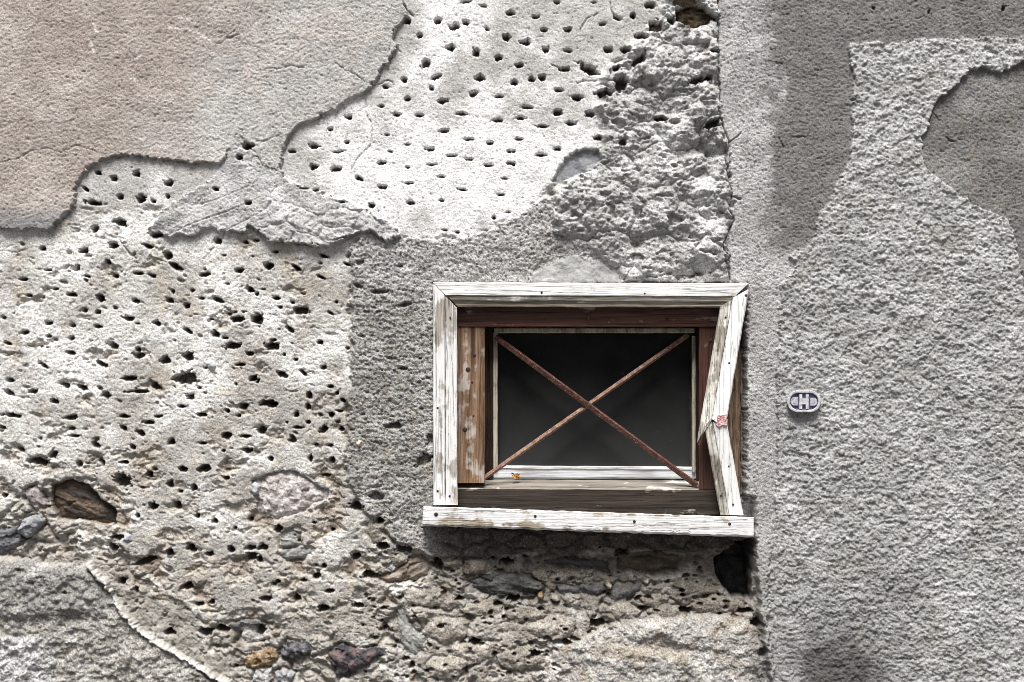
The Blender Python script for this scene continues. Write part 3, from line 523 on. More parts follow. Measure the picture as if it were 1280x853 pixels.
# ------------------------------------------------------------------ materials
def nodes(name):
    m = bpy.data.materials.new(name); m.use_nodes = True; nt = m.node_tree; b = nt.nodes['Principled BSDF']
    return m, nt, b
def N(nt, t, **kw):
    n = nt.nodes.new(t)
    for k, v in kw.items(): setattr(n, k, v)
    return n
def noise_node(nt, vec, scale, detail=4, rough=.6):
    n = N(nt, 'ShaderNodeTexNoise'); n.inputs['Scale'].default_value = scale; n.inputs['Detail'].default_value = detail; n.inputs['Roughness'].default_value = rough
    nt.links.new(vec, n.inputs['Vector']); return n.outputs['Fac']
def ramp(nt, fac, stops):
    r = N(nt, 'ShaderNodeValToRGB'); nt.links.new(fac, r.inputs[0]); el = r.color_ramp.elements
    while len(el) < len(stops): el.new(.5)
    for e, (p, c) in zip(el, stops): e.position = p; e.color = (c if len(c) == 4 else (*c, 1)) if isinstance(c, tuple) else (c, c, c, 1)
    return r.outputs[0]
def mix(nt, a, b, fac, mode='MIX'):
    n = N(nt, 'ShaderNodeMix', data_type='RGBA', blend_type=mode)
    for sock, v in ((n.inputs[6], a), (n.inputs[7], b), (n.inputs[0], fac)):
        if hasattr(v, 'links') or hasattr(v, 'is_output'): nt.links.new(v, sock)
        elif isinstance(v, (int, float)): sock.default_value = v if sock.type == 'VALUE' else (v, v, v, 1)
        else: sock.default_value = (*v, 1)
    return n.outputs[2]
def vmul(nt, vec, s, rot=None):
    n = N(nt, 'ShaderNodeMapping'); n.inputs['Scale'].default_value = s; nt.links.new(vec, n.inputs[0])
    return n.outputs[0]
def bump(nt, b, h, dist, strength=1.0):
    n = N(nt, 'ShaderNodeBump'); n.inputs['Distance'].default_value = dist; n.inputs['Strength'].default_value = strength
    nt.links.new(h, n.inputs['Height']); nt.links.new(n.outputs[0], b.inputs['Normal'])

def mineral(name, grain=420, lo=.62, hi=1.3, bd=.0011, speck=.25):
    lo = lo-.14; hi = hi+.08; bd = bd*1.5; speck = min(.85, speck+.3)
    m, nt, b = nodes(name); at = N(nt, 'ShaderNodeAttribute', attribute_name='tone'); tc = N(nt, 'ShaderNodeTexCoord')
    o = tc.outputs['Object']
    n1 = noise_node(nt, o, grain, 3, .7); n2 = noise_node(nt, o, grain*1.45, 2, .65); n3 = noise_node(nt, o, 45, 4, .6)
    c = mix(nt, at.outputs['Color'], ramp(nt, n1, [(.3, lo), (.7, hi)]), 1.0, 'MULTIPLY')
    c = mix(nt, c, ramp(nt, n3, [(.3, .86), (.7, 1.12)]), 1.0, 'MULTIPLY')
    c = mix(nt, c, (.07, .065, .06), ramp(nt, n2, [(.60, 0.0), (.66, speck)]))
    nt.links.new(c, b.inputs['Base Color']); b.inputs['Roughness'].default_value = .95; b.inputs['Specular IOR Level'].default_value = .15
    bump(nt, b, n1, bd); return m
M = {}
M['rubble_masonry'] = mineral('crumbled_lime_mortar'); M['pitted_plaster'] = mineral('dirty_pitted_plaster'); M['limewashed_plaster'] = mineral('limewashed_plaster', lo=.72, hi=1.2, bd=.0007)
M['grey_render'] = mineral('coarse_grey_render', 330, .5, 1.4, .0016, .5); M['lumpy_mortar'] = mineral('lumpy_mortar', 380, .6, 1.3, .0014); M['smooth_render'] = mineral('sandy_render', 430, .6, 1.3)
M['bare_patch'] = mineral('bare_brown_render', 430, .55, 1.4); M['roughcast'] = mineral('roughcast', 360, .75, 1.2, .0012); M['cement_patch'] = mineral('cement', 380, .7, 1.2)
M['pink_plaster'] = mineral('pink_sandy_plaster', 470, .72, 1.28, .0010, .1); M['old_render'] = mineral('old_render', 500, .8, 1.2, .0005); M['smooth_patch'] = mineral('trowelled_cement', 500, .85, 1.15, .0005)
M['boulder'] = mineral('granite_boulder', 300, .5, 1.4, .0016, .5); M['mortar_fillet'] = mineral('white_lime_mortar', 500, .85, 1.1, .0006); M['mortar_bed'] = mineral('beige_mortar', 450, .75, 1.2, .0007)
M['stone'] = mineral('stone', 300, .7, 1.3, .0008); M['pebble'] = mineral('pebble', 600, .85, 1.15, .0003); M['mortar_lump'] = mineral('mortar_lump', 330, .5, 1.4, .0016, .5)
M['rotten_lath'] = mineral('rotten_wood', 300, .5, 1.5, .001)
M['stone'].node_tree.nodes['Principled BSDF'].inputs['Roughness'].default_value = .7

# ------------------------------------------------------------------ the wall object, split along its coats and stones
wall = empty('plastered_wall', (0, 0, 0))
tag(wall, 'old flaking plaster wall with pitted, pink and roughcast coats round a small window', 'wall')
PLAB = {'boulder': None}
PW = np.stack([(X-640)*S, -H*S, (426.5-Y)*S+ZC], -1).reshape(-1, 3).astype(np.float32)
CW = np.concatenate([np.clip(C, .01, .95), np.ones((NY, NX, 1), np.float32)], -1).reshape(-1, 4).astype(np.float32)
idx = np.arange(NY*NX).reshape(NY, NX)
quads = np.stack([idx[:-1, :-1], idx[1:, :-1], idx[1:, 1:], idx[:-1, 1:]], -1).reshape(-1, 4)
ql = LAB[:-1, :-1].reshape(-1); qx = .25*(X[:-1, :-1]+X[1:, 1:]+X[1:, :-1]+X[:-1, 1:]).reshape(-1); qy = .25*(Y[:-1, :-1]+Y[1:, 1:]+Y[1:, :-1]+Y[:-1, 1:]).reshape(-1)
keep = ~((qx > 562) & (qx < 897) & (qy > 374) & (qy < 634))
def grid_part(name, sel):
    f = quads[sel]; u, inv = np.unique(f, return_inverse=True); inv = inv.reshape(-1).astype(np.int32)
    me = bpy.data.meshes.new(name); me.vertices.add(len(u)); me.vertices.foreach_set('co', PW[u].reshape(-1))
    me.loops.add(len(inv)); me.loops.foreach_set('vertex_index', inv)
    me.polygons.add(len(f)); me.polygons.foreach_set('loop_start', np.arange(0, len(inv), 4, dtype=np.int32))
    me.polygons.foreach_set('use_smooth', np.ones(len(f), bool))
    a = me.attributes.new('tone', 'FLOAT_COLOR', 'POINT'); a.data.foreach_set('color', CW[u].reshape(-1))
    me.update(calc_edges=True)
    return link(name, me, M[name], wall)
merged = {}
for i, nm in enumerate(LABELS):
    if nm in ('stone', 'pebble', 'mortar_lump', 'boulder', 'rotten_lath'): merged.setdefault((nm, i), []).append(i)
    else: merged.setdefault(nm, []).append(i)
for key, ids in merged.items():
    nm = key if isinstance(key, str) else key[0]
    sel = keep & np.isin(ql, ids)
    if sel.sum() > 8: grid_part(nm, sel)

def boxes(name, lst, mat, parent):
    bm = bmesh.new()
    for (x0, x1, y0, y1, z0, z1) in lst:
        v = [bm.verts.new(c) for c in ((x0, y0, z0), (x1, y0, z0), (x1, y1, z0), (x0, y1, z0), (x0, y0, z1), (x1, y0, z1), (x1, y1, z1), (x0, y1, z1))]
        for f in ((0, 3, 2, 1), (4, 5, 6, 7), (0, 1, 5, 4), (1, 2, 6, 5), (2, 3, 7, 6), (3, 0, 4, 7)): bm.faces.new([v[i] for i in f])
    me = bpy.data.meshes.new(name); bm.to_mesh(me); bm.free(); return link(name, me, mat, parent)
m_core, nt, b_ = nodes('core_masonry'); b_.inputs['Base Color'].default_value = (.2, .18, .15, 1); b_.inputs['Roughness'].default_value = 1
cn = noise_node(nt, N(nt, 'ShaderNodeTexCoord').outputs['Object'], 30); nt.links.new(ramp(nt, cn, [(.3, (.12, .1, .08)), (.7, (.28, .25, .2))]), b_.inputs['Base Color'])
boxes('wall_core', [(-1.86, 1.86, .10, .55, .003, 2.86)], m_core, wall)

# the street in front of the wall
m_st, nt, b_ = nodes('worn_asphalt'); o = N(nt, 'ShaderNodeTexCoord').outputs['Object']
nt.links.new(ramp(nt, noise_node(nt, o, 60, 5), [(.3, (.05, .05, .05)), (.7, (.11, .105, .10))]), b_.inputs['Base Color']); b_.inputs['Roughness'].default_value = .9
bump(nt, b_, noise_node(nt, o, 300, 3), .003)
me = bpy.data.meshes.new('street'); me.from_pydata([(-150, -150, 0), (150, -150, 0), (150, 150, 0), (-150, 150, 0)], [], [(0, 1, 2, 3)])
tag(link('street', me, m_st), kind='structure')

# ------------------------------------------------------------------ wood
def wood(name, axis_, paint, bare0, bare1, cover, rough=.8, streak=0.0, streak_c=(.2, .15, .1), gsc=1.0, spec=.2, crackamt=.8):
    """weathered board: grain runs along axis_ (object space); cover = share of the paint left"""
    m, nt, b = nodes(name); o = N(nt, 'ShaderNodeTexCoord').outputs['Object']
    L, Wd = 3.0*gsc, 90.0*gsc
    sc = {'X': (L, Wd, Wd), 'Z': (Wd, Wd, L)}[axis_]
    vv = vmul(nt, o, sc); v2 = vmul(nt, o, tuple(s*3.3 for s in sc)); v3 = vmul(nt, o, tuple((s if s > 10 else s*2.4) for s in sc))
    g = noise_node(nt, vv, 1.4, 5, .65); g2 = noise_node(nt, v2, 1.6, 3, .6); g3 = noise_node(nt, v3, .55, 5, .6)
    c = mix(nt, bare0, bare1, ramp(nt, g, [(.35, 0.0), (.65, 1.0)]))
    c = mix(nt, c, ramp(nt, g2, [(.3, .55), (.6, 1.15)]), 1.0, 'MULTIPLY')
    if paint:
        big = noise_node(nt, o, 22, 4, .6)
        t = N(nt, 'ShaderNodeMath', operation='ADD'); nt.links.new(g3, t.inputs[0]); nt.links.new(big, t.inputs[1])
        msk = ramp(nt, t.outputs[0], [(max(0, 1.32-.62*cover-.5), 1.0), (min(1, 1.40-.62*cover-.5), 0.0)]) if False else None
        sub = N(nt, 'ShaderNodeMath', operation='MULTIPLY_ADD'); nt.links.new(t.outputs[0], sub.inputs[0]); sub.inputs[1].default_value = 1.0; sub.inputs[2].default_value = -.5 - (cover-.5)*.55 + .0
        msk = ramp(nt, sub.outputs[0], [(.44, 1.0), (.53, 0.0)])
        pc = mix(nt, paint, ramp(nt, g2, [(.3, .82), (.6, 1.06)]), 1.0, 'MULTIPLY')
        c = mix(nt, c, pc, msk)
    if streak:
        s_ = noise_node(nt, vmul(nt, o, tuple(s*.55 for s in sc)), 1.0, 3, .5)
        c = mix(nt, c, streak_c, ramp(nt, s_, [(.56, 0.0), (.68, streak)]))
    k = noise_node(nt, vmul(nt, o, tuple((s*.9 if s > 10 else s*.5) for s in sc)), 1.0, 4, .5)
    ck = ramp(nt, k, [(.485, 1.0), (.5, 0.0), (.515, 1.0)])
    c = mix(nt, c, mix(nt, c, ck, 1.0, 'MULTIPLY'), .45*crackamt)
    nt.links.new(c, b.inputs['Base Color']); b.inputs['Roughness'].default_value = rough; b.inputs['Specular IOR Level'].default_value = spec
    ad = N(nt, 'ShaderNodeMath', operation='ADD'); nt.links.new(g2, ad.inputs[0]); nt.links.new(ck, ad.inputs[1]); bump(nt, b, ad.outputs[0], .0012, .9)
    return m
WH = (.78, .775, .76)
m_top = wood('peeling_white_board', 'X', WH, (.33, .29, .22), (.46, .42, .35), .86)
m_topm = wood('bare_moulding', 'X', (.74, .72, .67), (.22, .19, .15), (.42, .39, .34), .30, streak=.5)
m_left = wood('peeling_white_upright', 'Z', WH, (.33, .30, .25), (.50, .47, .43), .62, streak=.75, streak_c=(.17, .115, .065))
m_rgt = wood('white_upright', 'Z', (.83, .82, .80), (.4, .37, .31), (.55, .52, .46), .98, crackamt=.35)
m_rgtm = wood('worn_moulding_upright', 'Z', (.72, .70, .64), (.22, .20, .16), (.46, .43, .38), .40, streak=.4)
m_sill = wood('white_sill', 'X', (.83, .825, .82), (.30, .25, .19), (.52, .46, .37), .76, crackamt=1.0)
m_dark = wood('dark_red_brown_board', 'X', (.34, .29, .25), (.045, .02, .014), (.14, .055, .034), .14, rough=.5, spec=.35)
m_jamb = wood('orange_brown_upright', 'Z', (.42, .38, .33), (.13, .058, .027), (.30, .21, .14), .34, streak=.95, streak_c=(.05, .028, .018))
m_jambr = wood('red_brown_upright', 'Z', (.2, .14, .1), (.045, .018, .012), (.085, .034, .022), .06, rough=.55, spec=.35, streak=.5, streak_c=(.03, .02, .015))
m_led = wood('bleached_lit_ledge', 'X', (.6, .57, .52), (.15, .13, .11), (.29, .265, .23), .18)  # bleached grey with the top's light put into the colour; also the batten
m_ledf = wood('shaded_dark_rail', 'X', (.25, .22, .18), (.012, .0095, .0075), (.042, .032, .025), .12)  # dark brown rail front, deepened by shade put into the colour
m_rot = wood('rotten_upright', 'Z', (.42, .37, .3), (.10, .06, .035), (.30, .22, .15), .15, gsc=1.3, streak=.6, streak_c=(.04, .025, .015))
m_sash = wood('grey_white_sash', 'X', (.64, .66, .68), (.3, .28, .24), (.45, .42, .38), .92, crackamt=.3)
m_sashv = wood('yellowed_sash_bead', 'Z', (.5, .47, .38), (.25, .22, .16), (.36, .32, .24), .7, crackamt=.3)
m_blk = wood('dark_stop', 'Z', None, (.02, .013, .01), (.05, .03, .02), 0)

win = empty('window', P(735, 656, 0))
tag(win, 'small wooden window with dark pane, cross of rusty bars and broken white casing', 'window')
def add(name, me, mat, smooth=False, parent=win): 
    o = bpy.data.objects.new(name, me); COL.objects.link(o)
    for m_ in (mat if isinstance(mat, (list, tuple)) else [mat]): me.materials.append(m_)
    if parent is not None:
        o.parent = parent
        if parent.type == 'EMPTY': o.matrix_parent_inverse = Matrix.Translation(-parent.location)
    if smooth: me.polygons.foreach_set('use_smooth', [True]*len(me.polygons))
    return o
def sweep(prof, s0, s1, fn, segs=40, jit=.5, seed=0, jsc=18, matf=None):
    """closed profile [(w,d)] swept along s; s0/s1 may depend on w; fn(s,w,d)->world"""
    n = len(prof); vs_ = []; fs = []; mi = []
    s0f = s0 if callable(s0) else (lambda w_: s0); s1f = s1 if callable(s1) else (lambda w_: s1)
    for i in range(segs+1):
        t = i/segs
        for k, (w_, d_) in enumerate(prof):
            s = s0f(w_)+(s1f(w_)-s0f(w_))*t
            a = float(perlin(np.array([s/jsc]), np.array([w_/6.0+k*.37]), seed)[0]); c_ = float(perlin(np.array([s/jsc]), np.array([w_/5.0+9]), seed+2)[0])
            vs_.append(fn(s, w_+jit*a, d_+jit*c_))
    for i in range(segs):
        for k in range(n):
            a = i*n+k; b2 = i*n+(k+1) % n; fs.append((a, b2, b2+n, a+n)); mi.append(matf(k) if matf else 0)
    fs.append(tuple(range(n))[::-1]); fs.append(tuple(segs*n+k for k in range(n))); mi += [mi[0], mi[0]]
    me = bpy.data.meshes.new('board'); me.from_pydata(vs_, [], fs)
    me.polygons.foreach_set('material_index', mi)
    bm = bmesh.new(); bm.from_mesh(me); bmesh.ops.recalc_face_normals(bm, faces=bm.faces); bm.to_mesh(me); bm.free()
    return me
hor = lambda tilt: (lambda s, w_, d_: P(s, w_+tilt*(s-541), d_))
ver = lambda lean, y0: (lambda s, w_, d_: P(w_+lean*(s-y0), s, d_))

# top casing: flat outer face and a lower moulding
F0, F1 = 2, 17
top_flat = [(353, F0), (353, F1-1), (354, F1), (368.5, F1), (369.6, F1-1.2), (369.6, F0)]
me = sweep(top_flat, lambda w_: 541.5+(w_-353)*1.0, lambda w_: 935.5-(w_-353)*1.05, hor(.004), 60, .45, 3); top = add('casing_board', me, m_top)
top_mould = [(370.0, F0), (370.0, F1-2.2), (371.4, F1-1.6), (375.5, F1-2.4), (377.5, F1-5.0), (380, F1-5.6), (381.5, F1-5.0), (383.2, F1-5.4), (383.6, F1-7), (383.6, F0)]
me = sweep(top_mould, lambda w_: 541.9+(w_-353)*1.0, lambda w_: 935.5-(w_-353)*1.05, hor(.003), 60, .35, 5); add('moulding', me, m_topm, parent=top)
# left casing
lf = [(541.2, F0), (541.2, F1-1.2), (542.3, F1), (555.2, F1), (556.3, F1-1.5), (556.3, F0)]
me = sweep(lf, lambda w_: 354+(w_-541)*1.0, 631.5, ver(.002, 354), 60, .4, 7); lft = add('casing_board', me, m_left)
lm = [(556.8, F0), (556.8, F1-1.8), (557.8, F1-1), (562, F1-1.4), (563, F1-2.6), (564.2, F1-1.4), (569.5, F1-1.6), (571.2, F1-3), (571.2, F0)]
me = sweep(lm, lambda w_: 354.5+(w_-541)*1.0, 631.5, ver(.002, 354), 60, .4, 9); add('moulding', me, m_left, parent=lft)
# right casing, snapped in the middle: upper and lower length
ju = random.Random(5)
def jag(base, amp, seed): return lambda w_: base + amp*float(perlin(np.array([w_/2.3]), np.array([seed*1.7]), 4)[0])
def upper(s, w_, d_): # s = photo y, w from the right edge leftwards
    xr = 936.5 - (s-360)*(28.5/167); return P(xr-w_, s, d_ + 6*(s-360)/167)
uw = [(0, 3), (0, 16), (1.2, 17.5), (17.5, 17.5), (18.4, 16), (18.4, 3)]
me = sweep(uw, lambda w_: 361+w_*.62, jag(524, 4, 1), upper, 44, .4, 11); ub = add('casing_board', me, m_rgt)
ub['label'] = 'upper length of the snapped right casing board'
um = [(18.9, 3), (18.9, 15.5), (20, 16.3), (24, 15.8), (25.5, 13.6), (27, 14.4), (31, 13.2), (32.5, 11), (32.5, 3)]
me = sweep(um, lambda w_: 362+w_*.66, lambda w_: 524+max(0, (w_-22))*2.7+3*ju.random(), upper, 44, .5, 13); add('moulding', me, m_rgtm, parent=ub)
def lower(s, w_, d_):
    xr = 909.5 + (s-534)*(19.5/109); return P(xr-w_, s, d_ + 6*(644-s)/110)
lw = [(0, 3), (0, 16), (1.2, 17.5), (16.4, 17.5), (17.4, 16), (17.4, 3)]
me = sweep(lw, jag(530, 4, 3), lambda w_: 643.5+.02*w_, lower, 34, .4, 15); lb = add('casing_board', me, m_rgt)
lb['label'] = 'lower length of the snapped right casing board'
lm2 = [(17.9, 3), (17.9, 15.5), (19, 16.3), (22.5, 15.4), (24, 13.4), (27.4, 12.6), (28.8, 11), (28.8, 3)]
me = sweep(lm2, lambda w_: 531+.5*(w_-17), lambda w_: 644, lower, 34, .5, 17); add('moulding', me, m_rgtm, parent=lb)
# torn splinters at the break
m_spl = wood('raw_splinter', 'Z', (.5, .2, .1), (.26, .10, .05), (.42, .22, .12), .2)
def splinter(name, pts, d0, th, mat, parent):
    bm = bmesh.new(); f = [bm.verts.new(P(x, y, d0+dd)) for x, y, dd in pts]; g_ = [bm.verts.new(P(x, y, d0+dd-th)) for x, y, dd in pts]; n = len(pts)
    bm.faces.new(f); bm.faces.new(g_[::-1])
    for i in range(n): bm.faces.new((f[i], g_[i], g_[(i+1) % n], f[(i+1) % n]))
    bmesh.ops.recalc_face_normals(bm, faces=bm.faces)
    me = bpy.data.meshes.new(name); bm.to_mesh(me); bm.free(); return add(name, me, mat, parent=parent)
splinter('splinter', [(885, 500, 2), (891, 510, 4), (893.5, 522, 6), (888, 527, 5), (882, 536, 3), (875, 556, 0), (872.5, 557, -1), (874, 540, 0), (878, 524, 1)], 12, 4, m_spl, ub)
splinter('splinter', [(893, 512, 2), (897, 519, 4), (896, 528, 5), (890, 524, 3)], 22, 3, m_rgt, ub)
splinter('splinter', [(884, 533, 2), (890, 527, 4), (893, 538, 5), (890, 552, 3), (886, 548, 1)], 16, 4, m_rgtm, lb)
splinter('splinter', [(896, 500, 1), (899, 512, 3), (902, 526, 4), (898, 523, 2), (895, 510, 1)], 20, 3, m_rgtm, ub)
splinter('splinter', [(903, 536, 1), (907, 528, 3), (909.5, 524, 4), (909, 533, 3), (906, 541, 1)], 18, 3, m_rgt, lb)
splinter('splinter', [(886, 548, 0), (888, 538, 2), (889, 524, 3), (891, 536, 3), (890, 556, 1)], 13, 3, m_spl, lb)
m_red, nt, b_ = nodes('red_crayon_mark'); o = N(nt, 'ShaderNodeTexCoord').outputs['Object']
nt.links.new(ramp(nt, noise_node(nt, vmul(nt, o, (1, 1, 1.6)), 330, 3, .7), [(.42, (.26, .045, .05)), (.49, (.48, .23, .23)), (.58, (.66, .56, .54))]), b_.inputs['Base Color']); b_.inputs['Roughness'].default_value = .8
splinter('torn_paint', [(892.5, 521, 0), (896, 518, .3), (901, 519.5, .5), (908.3, 518, .5), (908.6, 527, .8), (909, 532.5, 1), (903, 531, 1), (899, 534, .8), (895, 531, .5), (893, 527, 0)], 24.8, 2, m_red, ub)

# sill board
sl_p = [(633, 30), (634, 31.5), (655, 30), (657, 28), (657.5, -8), (634, -8)]
def sillfn(s, w_, d_):
    tl = (s-528)*.0335 + (1.2*float(perlin(np.array([s/14.0]), np.array([3.3]), 6)[0]) if w_ > 650 else 0)
    return P(s, w_+tl*(1.0 if w_ < 645 else 1.05), d_)
me = sweep(sl_p, lambda w_: 528+(1.5 if w_ < 640 else 0), 942, sillfn, 110, .7, 19, 10); sb = add('sill', me, m_sill)
# frame behind the casing
def block(name, x0, x1, y0, y1, d0, d1, mat, seed=0, ax='Z', parent=win, jit=.35, bev=1.2):
    if ax == 'Z':
        pr = [(x0, d0), (x0, d1-bev), (x0+bev, d1), (x1-bev, d1), (x1, d1-bev), (x1, d0)]; me = sweep(pr, y0, y1, ver(0, 0), 30, jit, seed)
    else:
        pr = [(y0, d0), (y0, d1-bev), (y0+bev, d1), (y1-bev, d1), (y1, d1-bev), (y1, d0)]; me = sweep(pr, x0, x1, hor(0), 40, jit, seed)
    return add(name, me, mat, parent=parent)
head = block('head_rail', 560, 912, 378, 409, -75, -3, m_dark, 21, 'X')
block('jamb', 562, 606, 409.5, 604, -75, -5, m_jamb, 23, bev=3)
block('jamb', 873.5, 900, 409.5, 612, -75, -6, m_jambr, 25)
block('rotten_post', 905.5, 925, 392, 628, -60, -12, m_rot, 27, jit=1.3)
block('rotten_post', 925.6, 931.5, 440, 618, -60, -18, m_led, 29, jit=.8)['label'] = 'thin grey batten behind the snapped casing'
rail = [(597, -75), (597.5, -44), (604, -26), (611, -6), (613, -3.5), (634, -1), (641, 0), (645, -75)]
me = sweep(rail, 562, 906, hor(.006), 60, .5, 31, matf=lambda k: 0 if k in (0, 1, 2) else 1); add('bottom_rail', me, [m_led, m_ledf])
block('stop', 604, 617, 409, 598, -75, -36, m_blk, 33)
block('stop', 870, 875, 409, 603, -75, -36, m_blk, 35)
# sash: bead strips and bottom rail round the pane
sash = block('sash_rail', 612, 874, 584, 599, -75, -38, m_sash, 37, 'X', jit=.3, bev=2)
me = sweep([(581.6, -75), (581.6, -40), (583, -37), (585, -36.6), (586, -38.2), (586, -75)], 618, 870, hor(.006), 40, .35, 39); add('glazing_bead', me, m_top, parent=win)
block('glazing_bead', 616.5, 622, 416, 586, -75, -34, m_sashv, 41, jit=.35)
block('glazing_bead', 864.8, 869.5, 420, 590, -75, -34, m_sashv, 43, jit=.3)
block('glazing_bead', 618, 868, 410, 416.6, -75, -34, m_sashv, 45, 'X', jit=.3)
m_gl, nt, b_ = nodes('dusty_dark_glass'); o = N(nt, 'ShaderNodeTexCoord').outputs['Object']
dn = noise_node(nt, o, 9, 5, .65); d2 = noise_node(nt, o, 900, 2, .5)
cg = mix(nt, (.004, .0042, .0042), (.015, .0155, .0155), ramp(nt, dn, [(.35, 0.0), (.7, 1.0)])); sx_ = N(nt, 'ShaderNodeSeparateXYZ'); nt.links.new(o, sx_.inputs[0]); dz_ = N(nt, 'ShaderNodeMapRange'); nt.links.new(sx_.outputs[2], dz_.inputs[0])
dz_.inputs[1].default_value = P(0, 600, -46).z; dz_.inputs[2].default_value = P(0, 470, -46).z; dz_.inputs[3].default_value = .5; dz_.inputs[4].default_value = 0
cg = mix(nt, cg, (.06, .062, .062), dz_.outputs[0])      # greyer and paler towards the foot of the pane
cg = mix(nt, cg, (.25, .25, .24), ramp(nt, noise_node(nt, o, 260, 2, .5), [(.74, 0.0), (.78, .6)]))
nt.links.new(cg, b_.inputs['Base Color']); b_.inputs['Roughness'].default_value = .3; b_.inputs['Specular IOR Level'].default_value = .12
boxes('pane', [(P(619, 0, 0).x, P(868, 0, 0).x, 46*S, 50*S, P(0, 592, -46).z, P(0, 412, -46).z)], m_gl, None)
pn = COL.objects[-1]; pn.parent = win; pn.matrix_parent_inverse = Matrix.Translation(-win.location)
# crossed rusty bars
m_rust, nt, b_ = nodes('rusty_iron'); o = N(nt, 'ShaderNodeTexCoord').outputs['Object']
rc = ramp(nt, noise_node(nt, o, 110, 6, .7), [(.3, (.035, .014, .011)), (.5, (.085, .030, .019)), (.68, (.17, .075, .045))])
rc = mix(nt, rc, (.50, .44, .39), ramp(nt, noise_node(nt, o, 420, 3, .6), [(.62, 0.0), (.68, .85)]))
nt.links.new(rc, b_.inputs['Base Color']); b_.inputs['Roughness'].default_value = .75; bump(nt, b_, noise_node(nt, o, 350, 4, .7), .0012)
def bar(p0, p1, d0, d1, half_w, half_d, roll, seed, mat=None):
    a = P(*p0, d0); b2 = P(*p1, d1); ax = (b2-a).normalized(); out = Vector((0, -1, 0)); side = ax.cross(out).normalized(); out = side.cross(ax).normalized()
    if side.z < 0: side = -side
    c_, s_ = math.cos(R(roll)), math.sin(R(roll)); side, out = side*c_+out*s_, out*c_-side*s_; vs_, fs = [], []; n = 48   # roll tips the upper edge towards the street
    pr = [(-1, -.85), (-1, .85), (-.9, 1), (.9, 1), (1, .85), (1, -.85), (.9, -1), (-.9, -1)]
    for i in range(n+1):
        for k, (u, v) in enumerate(pr):
            j = .35*float(perlin(np.array([i*.9]), np.array([k*1.7]), seed)[0])
            vs_.append(a.lerp(b2, i/n) + side*(u*half_w+j)*S + out*(v*half_d+j)*S)
    for i in range(n):
        for k in range(8): fs.append((i*8+k, i*8+(k+1) % 8, i*8+8+(k+1) % 8, i*8+8+k))
    fs += [tuple(range(8)), tuple(n*8+k for k in range(8))]
    me = bpy.data.meshes.new('iron_bar'); me.from_pydata(vs_, [], fs); bm = bmesh.new(); bm.from_mesh(me); bmesh.ops.recalc_face_normals(bm, faces=bm.faces); bm.to_mesh(me); bm.free()
    return add('iron_bar', me, mat)
m_rust2 = m_rust.copy(); m_rust2.name = 'lit_rusty_iron'  # paler copy of the rust, standing in for light on the upper face
for e_, c_ in zip([n_ for n_ in m_rust2.node_tree.nodes if n_.type == 'VALTORGB' and len(n_.color_ramp.elements) == 3][0].color_ramp.elements, ((.08, .038, .024), (.19, .10, .065), (.34, .24, .17))): e_.color = (*c_, 1)
bar((619, 421), (871, 607), -19, -15, 3.1, 2.4, 24, 3, m_rust)
bar((602, 600), (860, 419), -15, -27, 2.2, 2.4, 52, 5, m_rust2)['label'] = 'rusty bar toned paler for its lit upper face, rising to the right, behind the other'
# nails and hook
m_nail, nt, b_ = nodes('rusted_nail'); b_.inputs['Base Color'].default_value = (.035, .025, .02, 1); b_.inputs['Roughness'].default_value = .7; b_.inputs['Metallic'].default_value = .3
nme = None
def nail(px, py, d_, r=1.7, parent=win):
    global nme
    if nme is None:
        bm = bmesh.new(); rings = [(1, -.6), (1, .1), (.7, .35), (.01, .42)]
        vs_ = [[bm.verts.new((r_*math.cos(i*math.pi/4), -z_, r_*math.sin(i*math.pi/4))) for i in range(8)] for r_, z_ in rings]
        for a_, b2 in zip(vs_[:-1], vs_[1:]):
            for i in range(8): bm.faces.new((a_[i], a_[(i+1) % 8], b2[(i+1) % 8], b2[i]))
        bmesh.ops.recalc_face_normals(bm, faces=bm.faces); nme = bpy.data.meshes.new('nail'); bm.to_mesh(nme); bm.free(); nme.materials.append(m_nail)
    o = bpy.data.objects.new('nail', nme); COL.objects.link(o); o.parent = parent
    if parent.type == 'EMPTY': o.matrix_parent_inverse = Matrix.Translation(-parent.location)
    o.location = P(px, py, d_); o.scale = (r*S,)*3
for a in [(677, 366, 17.1, 1.5, top), (806, 367, 17.1, 1.2, top), (932.5, 369.5, 18, 1.7, ub), (920, 382, 0, 0, None), (911.5, 454, 21, 1.3, ub), (907, 397, 17.5, 1.4, ub), (563, 397, 16, 1.2, lft), (547, 614, 17.2, 1.5, lft), (562, 620.5, 16, 1.5, lft), (547, 510, 17.2, 1.3, lft),
          (669, 645.5, 31.2, 1.8, sb), (793, 652, 31.2, 1.8, sb), (912, 655, 31.2, 1.9, sb), (545, 643, 31.2, 2.4, sb), (901, 620, 16, 1.5, lb), (916.5, 631, 18.5, 1.4, lb), (911, 583, 21, 1.0, lb),
          (579.5, 390, -2.9, 2, head), (834, 399, -2.9, 2.2, head), (593, 444, -4.9, 2, win), (585, 462, -4.9, 3, win), (590, 478, -4.9, 1.6, win), (581, 537, -4.9, 3, win), (592, 520, -4.9, 1.3, win), (888, 426, -5.9, 2, win)]:
    if a[4] is not None: nail(*a)
me = sweep([(735.2, -3), (735.2, 2), (736.6, 2), (736.6, -3)], 391, 400.5, ver(0, 0), 6, .1, 51); add('hook', me, m_rust, parent=head)

